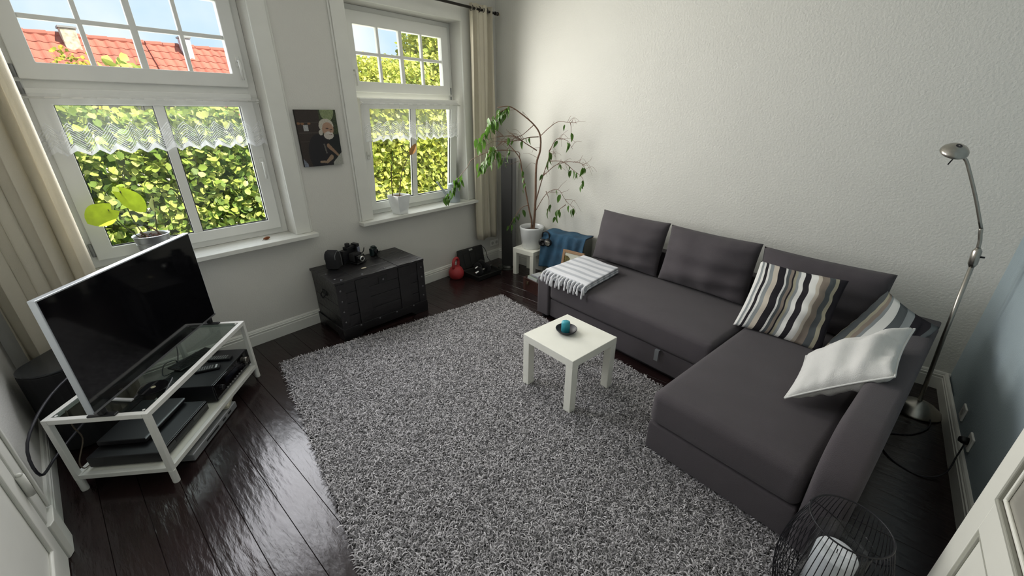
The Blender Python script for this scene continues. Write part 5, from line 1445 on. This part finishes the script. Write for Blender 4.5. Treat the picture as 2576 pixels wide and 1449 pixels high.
hdl.location = (0, 0.293, 1.503); hdl.rotation_euler = (R(12), R(-30), 0)
MB().lathe([(0.0105, 0.0295), (0.012, 0.0302), (0.0135, 0.0290)], 20).obj('vent_ring', M_dark, hdl)
MB().tube([(0.012, -0.02, -0.018), (-0.012, -0.012, -0.075)], [0.004, 0.003], 8).obj('tilt_handle', M_black, hdl, smooth=True)
MB().tube(smoothed([(0.02, -0.01, 0.035), (-0.13, -0.06, 0.012), (-0.30, 0.02, 0.004), (-0.42, 0.16, 0.004), (-0.60, 0.12, 0.004), (-0.66, 0.0, 0.004), (-0.60, -0.085, 0.03), (-0.545, -0.105, 0.12), (-0.525, -0.112, 0.185)], 6), 0.0035, 6).obj('power_cord', M_cable, lp, smooth=True)

# wall sockets
def socket(name, label, loc, rz, plug=False, double=False):
    t = thing(name, label, 'socket', loc, rz)
    m_ = M_pvc
    for k in range(2 if double else 1):
        x_ = k * 0.071
        f_ = MB().box(x_ - 0.038, x_ + 0.038, -0.010, 0.0, -0.038, 0.038).obj('face_plate', m_, t, bevel=0.004)
        MB().lathe([(0.020, -0.0105), (0.020, -0.002), (0.0, -0.002)], 24, (x_, 0, 0), 'y').obj('cup', mat('socket_shade', (0.50, 0.50, 0.47), rough=0.5), f_)
    if plug:
        pl_ = MB().lathe([(0.0, -0.045), (0.012, -0.044), (0.019, -0.03), (0.0195, -0.011), (0.0, -0.011)], 18, (0, 0, 0), 'y').obj('plug', M_black, t, smooth=True)
    return t
socket('wall_socket', 'white wall socket with the black lamp plug on the back wall', (-0.905, YB + 0.0125, 0.20), R(180), True)
socket('wall_socket', 'white wall socket with nothing plugged in near the lamp', (-0.62, YB + 0.0125, 0.20), R(180))
socket('wall_socket', 'white double wall socket low in the corner below the curtain', (-0.115, -0.0005, 0.212), 0, False, True)

# ------------------------------------------------------------------ wire lantern in front of the sofa arm
LC = (-2.140, -3.560, 0.0)
ln_ = thing('wire_lantern', 'black wire lantern with a glass insert standing at the end of the armrest', 'lantern', LC)
M_wire = mat('black_wire', (0.010, 0.010, 0.013), rough=0.45, metal=0.3)
def lrad(z): return 0.108 + 0.042 * math.sin(math.pi * min(1, max(0, z / 0.47)))
for z_, r_ in ((0.470, 0.108), (0.004, 0.108)):
    MB().tube([(r_ * math.cos(2 * math.pi * k / 48), r_ * math.sin(2 * math.pi * k / 48), z_) for k in range(49)], 0.0028, 7, cap=False).obj('ring', M_wire, ln_, smooth=True)
wm = MB().tube([(lrad(0.47 * k / 9), 0, 0.47 * k / 9) for k in range(10)], 0.00135, 5).mesh('wire')
for k in range(56):
    o = link('wire', wm, M_wire, ln_, smooth=True, rot=(0, 0, 2 * math.pi * k / 56))
MB().lathe([(0.0, 0.001), (0.104, 0.001), (0.104, 0.005), (0.0, 0.006)], 40).obj('floor_plate', M_wire, ln_)
gcy = thing('glass_cylinder', 'clear glass cylinder standing inside the wire lantern', 'glass', (LC[0], LC[1], 0.0065))
MB().lathe([(0.0, 0.0), (0.075, 0.0), (0.078, 0.004), (0.078, 0.395), (0.0765, 0.398), (0.075, 0.395), (0.075, 0.008), (0.0, 0.008)], 48).obj('cylinder', glass_mat('smoked_glass', (0.93, 0.94, 0.94), rough=0.04), gcy, smooth=True)
cn = thing('white_candle', 'thick white pillar candle inside the wire lantern', 'candle', (LC[0], LC[1], 0.0148))
MB().lathe([(0.0, 0.0), (0.054, 0.0), (0.0585, 0.003), (0.0585, 0.315), (0.055, 0.321), (0.030, 0.317), (0.0, 0.316)], 36).obj('wax', mat('white_wax', (0.80, 0.82, 0.86), rough=0.45), cn, smooth=True)
MB().tube([(0, 0, 0.315), (0.001, 0.001, 0.332)], 0.0014, 6).obj('wick', M_blackm, cn)
MB().tube(smoothed([(0.0, 0.108, 0.470), (0.06, 0.10, 0.44), (0.12, 0.02, 0.36), (0.135, -0.04, 0.30), (0.115, -0.105, 0.26), (0.05, -0.135, 0.35), (0.0, -0.108, 0.470)], 5), 0.002, 6).obj('handle', M_wire, ln_, smooth=True)

# ------------------------------------------------------------------ outside
M_lawn = mat('lawn', (0.05, 0.09, 0.02), rough=0.95, var=0.4, vscale=3)
tag(bx('ground', -25, 30, 0.4, 45, -3.3, -3.2, M_lawn, None, 0), kind='structure')

def leaf_cloud(name, parent, pts, size, cols, mname, nrm_bias=(0, -0.5, 0.6)):
    """one mesh of many folded leaves"""
    N = len(pts)
    tmpl = np.array([(0, 0, 0), (0.35, -0.40, 0.08), (0.75, -0.32, 0.03), (1.0, 0, -0.08), (0.75, 0.32, 0.03), (0.35, 0.40, 0.08), (0.45, 0, -0.03)])
    quads = [(0, 1, 6), (1, 2, 6), (2, 3, 6), (3, 4, 6), (4, 5, 6), (5, 0, 6)]
    n = rng.normal(size=(N, 3)) * 0.75 + np.array(nrm_bias)
    n /= np.linalg.norm(n, axis=1)[:, None]
    r = rng.normal(size=(N, 3)) + np.array((0, 0, -0.7))
    x_ = r - n * (r * n).sum(1)[:, None]
    x_ /= np.linalg.norm(x_, axis=1)[:, None]
    y_ = np.cross(n, x_)
    s = size * rng.uniform(0.65, 1.25, N)
    V = pts[:, None, :] + s[:, None, None] * (tmpl[None, :, 0:1] * x_[:, None, :] + tmpl[None, :, 1:2] * y_[:, None, :] + tmpl[None, :, 2:3] * n[:, None, :])
    V = V.reshape(-1, 3).astype(np.float32)
    I = ((np.arange(N) * 7)[:, None] + np.array(quads).ravel()[None, :]).ravel().astype(np.int32)
    me = bpy.data.meshes.new(name)
    me.vertices.add(len(V)); me.vertices.foreach_set('co', V.ravel())
    me.loops.add(len(I)); me.loops.foreach_set('vertex_index', I)
    me.polygons.add(N * 6)
    me.polygons.foreach_set('loop_start', np.arange(N * 6, dtype=np.int32) * 3)
    me.update(calc_edges=True)
    c = np.array(cols)[rng.integers(0, len(cols), N)] * rng.uniform(0.75, 1.2, (N, 1))
    color_attr(me, np.repeat(c, 7, 0))
    if mname not in MATS: attr_mat(mname, rough=0.5, spec=0.3, transl=0.35)
    o = link(name, me, MATS[mname], parent)
    return o
GREENS = [(0.42, 0.50, 0.10), (0.52, 0.57, 0.15), (0.30, 0.40, 0.07), (0.60, 0.62, 0.20), (0.20, 0.29, 0.06)]
DEEP = [(0.10, 0.17, 0.03), (0.16, 0.24, 0.04), (0.07, 0.13, 0.025), (0.24, 0.32, 0.05)]
YELL = [(0.60, 0.60, 0.11), (0.52, 0.55, 0.10), (0.66, 0.64, 0.17), (0.34, 0.40, 0.06)]
M_stem = mat('outside_bark', (0.07, 0.055, 0.035), rough=0.9)

def box_pts(N, x0, x1, y0, y1, z0, top):
    x_ = rng.uniform(x0, x1, N); y_ = y0 + (y1 - y0) * rng.random(N) ** 1.5
    zt = top(x_)
    z_ = z0 + (zt - z0) * rng.random(N)
    return np.stack([x_, y_, z_], 1)
def hedge(label, x0, x1, y0, y1, z0, top, N, size, cols, nobj, lm, seed):
    t = thing('leafy_hedge', label, 'hedge', ((x0 + x1) / 2, y0 + 0.5, -3.2))
    off = np.array(t.location)
    o = leaf_cloud('foliage', t, box_pts(N, x0, x1, y0 + 0.12, y1, z0, top) - off, size, cols, 'outside_foliage')
    tag(o, kind='stuff')
    for k in range(5):
        xx = x0 + (x1 - x0) * (k + 0.5) / 5 - off[0]
        MB().tube(smoothed([(xx, 0.1, 0.0), (xx + 0.1, 0.15, 1.5), (xx - 0.05, 0.1, 3.2), (xx + 0.05, 0.2, 3.2 + 1.2)], 3), [0.05, 0.045, 0.04, 0.035, 0.03, 0.025, 0.02, 0.018, 0.015, 0.012], 7).obj('stem', M_stem, t, smooth=True)
    r_ = random.Random(seed)
    lms = [leaf_mesh('leaf', size * 1.15, size * 0.95, 0.15, 0.1, heart=True, n=5), leaf_mesh('leaf', size * 1.05, size * 0.85, 0.3, 0.25, heart=True, n=5), leaf_mesh('leaf', size * 0.95, size * 0.85, 0.05, -0.1, heart=True, n=5)]
    for k in range(nobj):
        xx = r_.uniform(x0, x1)
        zz2 = z0 + (float(top(np.array([xx]))[0]) - z0) * r_.random()
        q = Vector((xx, y0 + r_.uniform(-0.05, 0.2), zz2)) - t.location
        place_leaf('leaf', r_.choice(lms), r_.choice(lm), t, q, (r_.uniform(-0.8, 0.8), r_.uniform(-0.7, 0.1), r_.uniform(-1.0, 0.3)), r_.uniform(-0.9, 0.9), r_.uniform(0.75, 1.2))
    return t
LH = [leaf_mat('hedge_leaf_%d' % i, c_, transl=0.35, var=0.12, obj_var=0.2) for i, c_ in enumerate(GREENS[:4])]
LY = [leaf_mat('hedge_leaf_yellow_%d' % i, c_, transl=0.35, var=0.12, obj_var=0.2) for i, c_ in enumerate(YELL[:3])]
hedge('broad leaved green hedge filling the lower part of the large left window', -4.6, -0.5, 2.7, 4.2, -0.9, lambda x_: 1.78 + 0.10 * np.sin(x_ * 3.1) - 0.35 * np.clip((x_ + 1.75) * 3, 0, 1), 30000, 0.088, GREENS + DEEP[:2], 170, LH, 5)
hedge('sunlit yellow green hedge filling the lower part of the right window', -0.4, 3.4, 2.7, 4.2, -0.9, lambda x_: 2.0 + 0.12 * np.sin(x_ * 2.7), 28000, 0.092, YELL + GREENS[:2], 125, LY, 6)
def tree(label, c, rad, N, size, cols, trunk_r=0.12, hollow=0.35):
    t = thing('garden_tree', label, 'tree', (c[0], c[1], -3.2))
    d = rng.normal(size=(N, 3)); d /= np.linalg.norm(d, axis=1)[:, None]
    rr = (hollow + (1 - hollow) * rng.random(N)) ** 0.8
    lump = 1 + 0.22 * np.sin(d[:, 0] * 5 + c[0]) * np.sin(d[:, 2] * 6 + c[1])
    P_ = d * (rr * lump)[:, None] * np.array(rad) + np.array((0, 0, c[2] + 3.2))
    o = leaf_cloud('crown', t, P_, size, cols, 'outside_foliage')
    tag(o, kind='stuff')
    h = c[2] + 3.2
    MB().tube(smoothed([(0, 0, 0), (0.05, 0, h * 0.5), (-0.03, 0.05, h), (0.02, 0, h + rad[2] * 0.6)], 3), [trunk_r * (1 - 0.08 * i) for i in range(10)], 8).obj('stem', M_stem, t, smooth=True)
    for k in range(4):
        a_ = k * 1.7
        MB().tube(smoothed([(0, 0, h * 0.75), (0.3 * rad[0] * math.cos(a_), 0.3 * rad[1] * math.sin(a_), h), (0.6 * rad[0] * math.cos(a_), 0.6 * rad[1] * math.sin(a_), h + 0.4 * rad[2])], 3), [trunk_r * 0.5 * (1 - 0.12 * i) for i in range(7)], 6).obj('bough', M_stem, t, smooth=True)
    return t
tree('tall bright tree at the right edge of the right upper window panes', (5.3, 7.6, 2.6), (1.35, 1.2, 1.75), 9000, 0.13, YELL + GREENS[:2])
tree('low yellow tree behind the lower left upper panes of the right window', (2.3, 6.6, 2.0), (1.15, 0.9, 1.0), 6500, 0.10, YELL)
tree('rounded green tree in the middle of the right upper window panes', (3.75, 7.0, 1.9), (1.1, 0.9, 1.15), 6500, 0.10, YELL + GREENS[2:4])
tree('wide green tree standing behind the right hedge', (6.6, 10.5, 1.2), (2.2, 1.5, 2.0), 6000, 0.15, GREENS)
tree('thin autumn tinted shrub in front of the left red roof', (-2.45, 8.9, 2.15), (0.42, 0.35, 0.70), 700, 0.075, [(0.50, 0.36, 0.06), (0.45, 0.42, 0.06), (0.35, 0.38, 0.05)], 0.05)
tree('green shoot rising above the hedge before the red roof', (-2.45, 4.0, 1.98), (0.25, 0.2, 0.38), 110, 0.13, GREENS[:4], 0.02)
tree('dark green tree far left behind the hedge', (-5.6, 9.5, 0.6), (2.0, 1.4, 1.6), 5000, 0.15, GREENS)

# neighbouring houses with tiled roofs
M_tile = mat('clay_tile', (0.34, 0.095, 0.065), rough=0.75, var=0.15, vscale=4, obj_var=0.16)
M_render = mat('house_render', (0.62, 0.58, 0.50), rough=0.9, var=0.05)
tile_me = None
def tile_mesh():
    mb = MB()
    n = 7
    W2, L2 = 0.25, 0.38
    vs, fs = [], []
    for j, (yv, zo) in enumerate(((0.0, 0.0), (-L2, 0.018))):
        for i in range(n):
            u = i / (n - 1)
            h_ = 0.028 * math.sin(math.pi * min(1, u / 0.6)) if u < 0.6 else -0.010 * math.sin(math.pi * (u - 0.6) / 0.4)
            vs.append(((u - 0.5) * W2 * 1.06, yv, h_ + zo + 0.012))
    for i in range(n):
        x_, y_, z_ = vs[n + i]
        vs.append((x_, y_ + 0.004, z_ - 0.028))
    for i in range(n - 1):
        fs += [(i, i + 1, n + i + 1, n + i), (n + i, n + i + 1, 2 * n + i + 1, 2 * n + i)]
    me = bpy.data.meshes.new('roof_tile')
    me.from_pydata(vs, [], fs)
    return me
tile_me = tile_mesh()
def house(label, x0, x1, yr, zr, pitch, rows, yaw_, chim):
    t = thing('neighbour_house', label, 'house', ((x0 + x1) / 2, yr, -3.2), yaw_)
    hw = (x1 - x0) / 2
    H = zr + 3.2
    cp, sp = math.cos(pitch), math.sin(pitch)
    run = rows * 0.34 + 0.2
    zb = H - run * sp
    MB().prism([(-run * cp + 0.25, 0.0), (run * cp - 0.25, 0.0), (run * cp - 0.25, zb + 0.2), (0, H - 0.12), (-run * cp + 0.25, zb + 0.2)], -hw + 0.1, hw - 0.1, 'yz').obj('wall', M_render, t)
    rf = MB()
    rf.add([(-hw, 0, H), (hw, 0, H), (hw, -run * cp, zb), (-hw, -run * cp, zb), (-hw, 0, H - 0.08), (hw, 0, H - 0.08), (hw, -run * cp, zb - 0.08), (-hw, -run * cp, zb - 0.08)], [(0, 3, 2, 1), (4, 5, 6, 7), (0, 1, 5, 4), (1, 2, 6, 5), (2, 3, 7, 6), (3, 0, 4, 7)])
    roof = rf.obj('roof', M_tile, t)
    MB().add([(-hw, 0, H), (hw, 0, H), (hw, run * cp, zb), (-hw, run * cp, zb), (-hw, 0, H - 0.08), (hw, 0, H - 0.08), (hw, run * cp, zb - 0.08), (-hw, run * cp, zb - 0.08)], [(0, 1, 2, 3), (4, 7, 6, 5), (0, 4, 5, 1), (1, 5, 6, 2), (2, 6, 7, 3), (3, 7, 4, 0)]).obj('rear_roof', M_tile, t)
    nx = int((x1 - x0) / 0.25)
    for r_ in range(rows):
        for i in range(nx):
            o = link('roof_tile', tile_me, M_tile, roof)
            d = r_ * 0.34
            o.location = (-hw + (i + 0.5) * (x1 - x0) / nx, -d * cp, H - d * sp + random.uniform(0, 0.006))
            o.rotation_euler = (pitch, 0, random.uniform(-0.015, 0.015))
    nr = int((x1 - x0) / 0.42)
    for i in range(nr):
        x_ = -hw + (i + 0.5) * (x1 - x0) / nr
        MB().tube([(-0.22, 0, 0), (0.22, 0, 0.012)], [0.085, 0.095], 10).obj('ridge_tile', M_tile, roof, loc=(x_, 0, H - 0.005))
    for (cx_, w_, h_, m_, yo) in chim:
        ch = MB().box(cx_ - w_ / 2, cx_ + w_ / 2, yo - 0.2, yo + 0.2, H - 0.9, H + h_).obj('chimney', m_, t, bevel=0.01)
        MB().box(cx_ - w_ / 2 - 0.03, cx_ + w_ / 2 + 0.03, yo - 0.23, yo + 0.23, H + h_, H + h_ + 0.05).obj('chimney_cap', M_grey, ch)
    return t
M_chim = mat('chimney_render', (0.46, 0.42, 0.33), rough=0.95, var=0.4, vscale=14)
M_chimw = mat('chimney_slate', (0.52, 0.50, 0.54), rough=0.9, var=0.25, vscale=10)
house('red tiled house with a beige chimney at the left of the large window', -5.3, 0.02, 16.0, 3.80, R(44), 7, R(1.5), [(0.87, 0.34, 0.16, M_chim, -0.25)])
house('red tiled house with a pale slate chimney at the right of the large window', 0.03, 4.6, 16.05, 3.79, R(42), 9, R(1.0), [(-1.25, 0.26, 0.22, M_chimw, -0.3)])
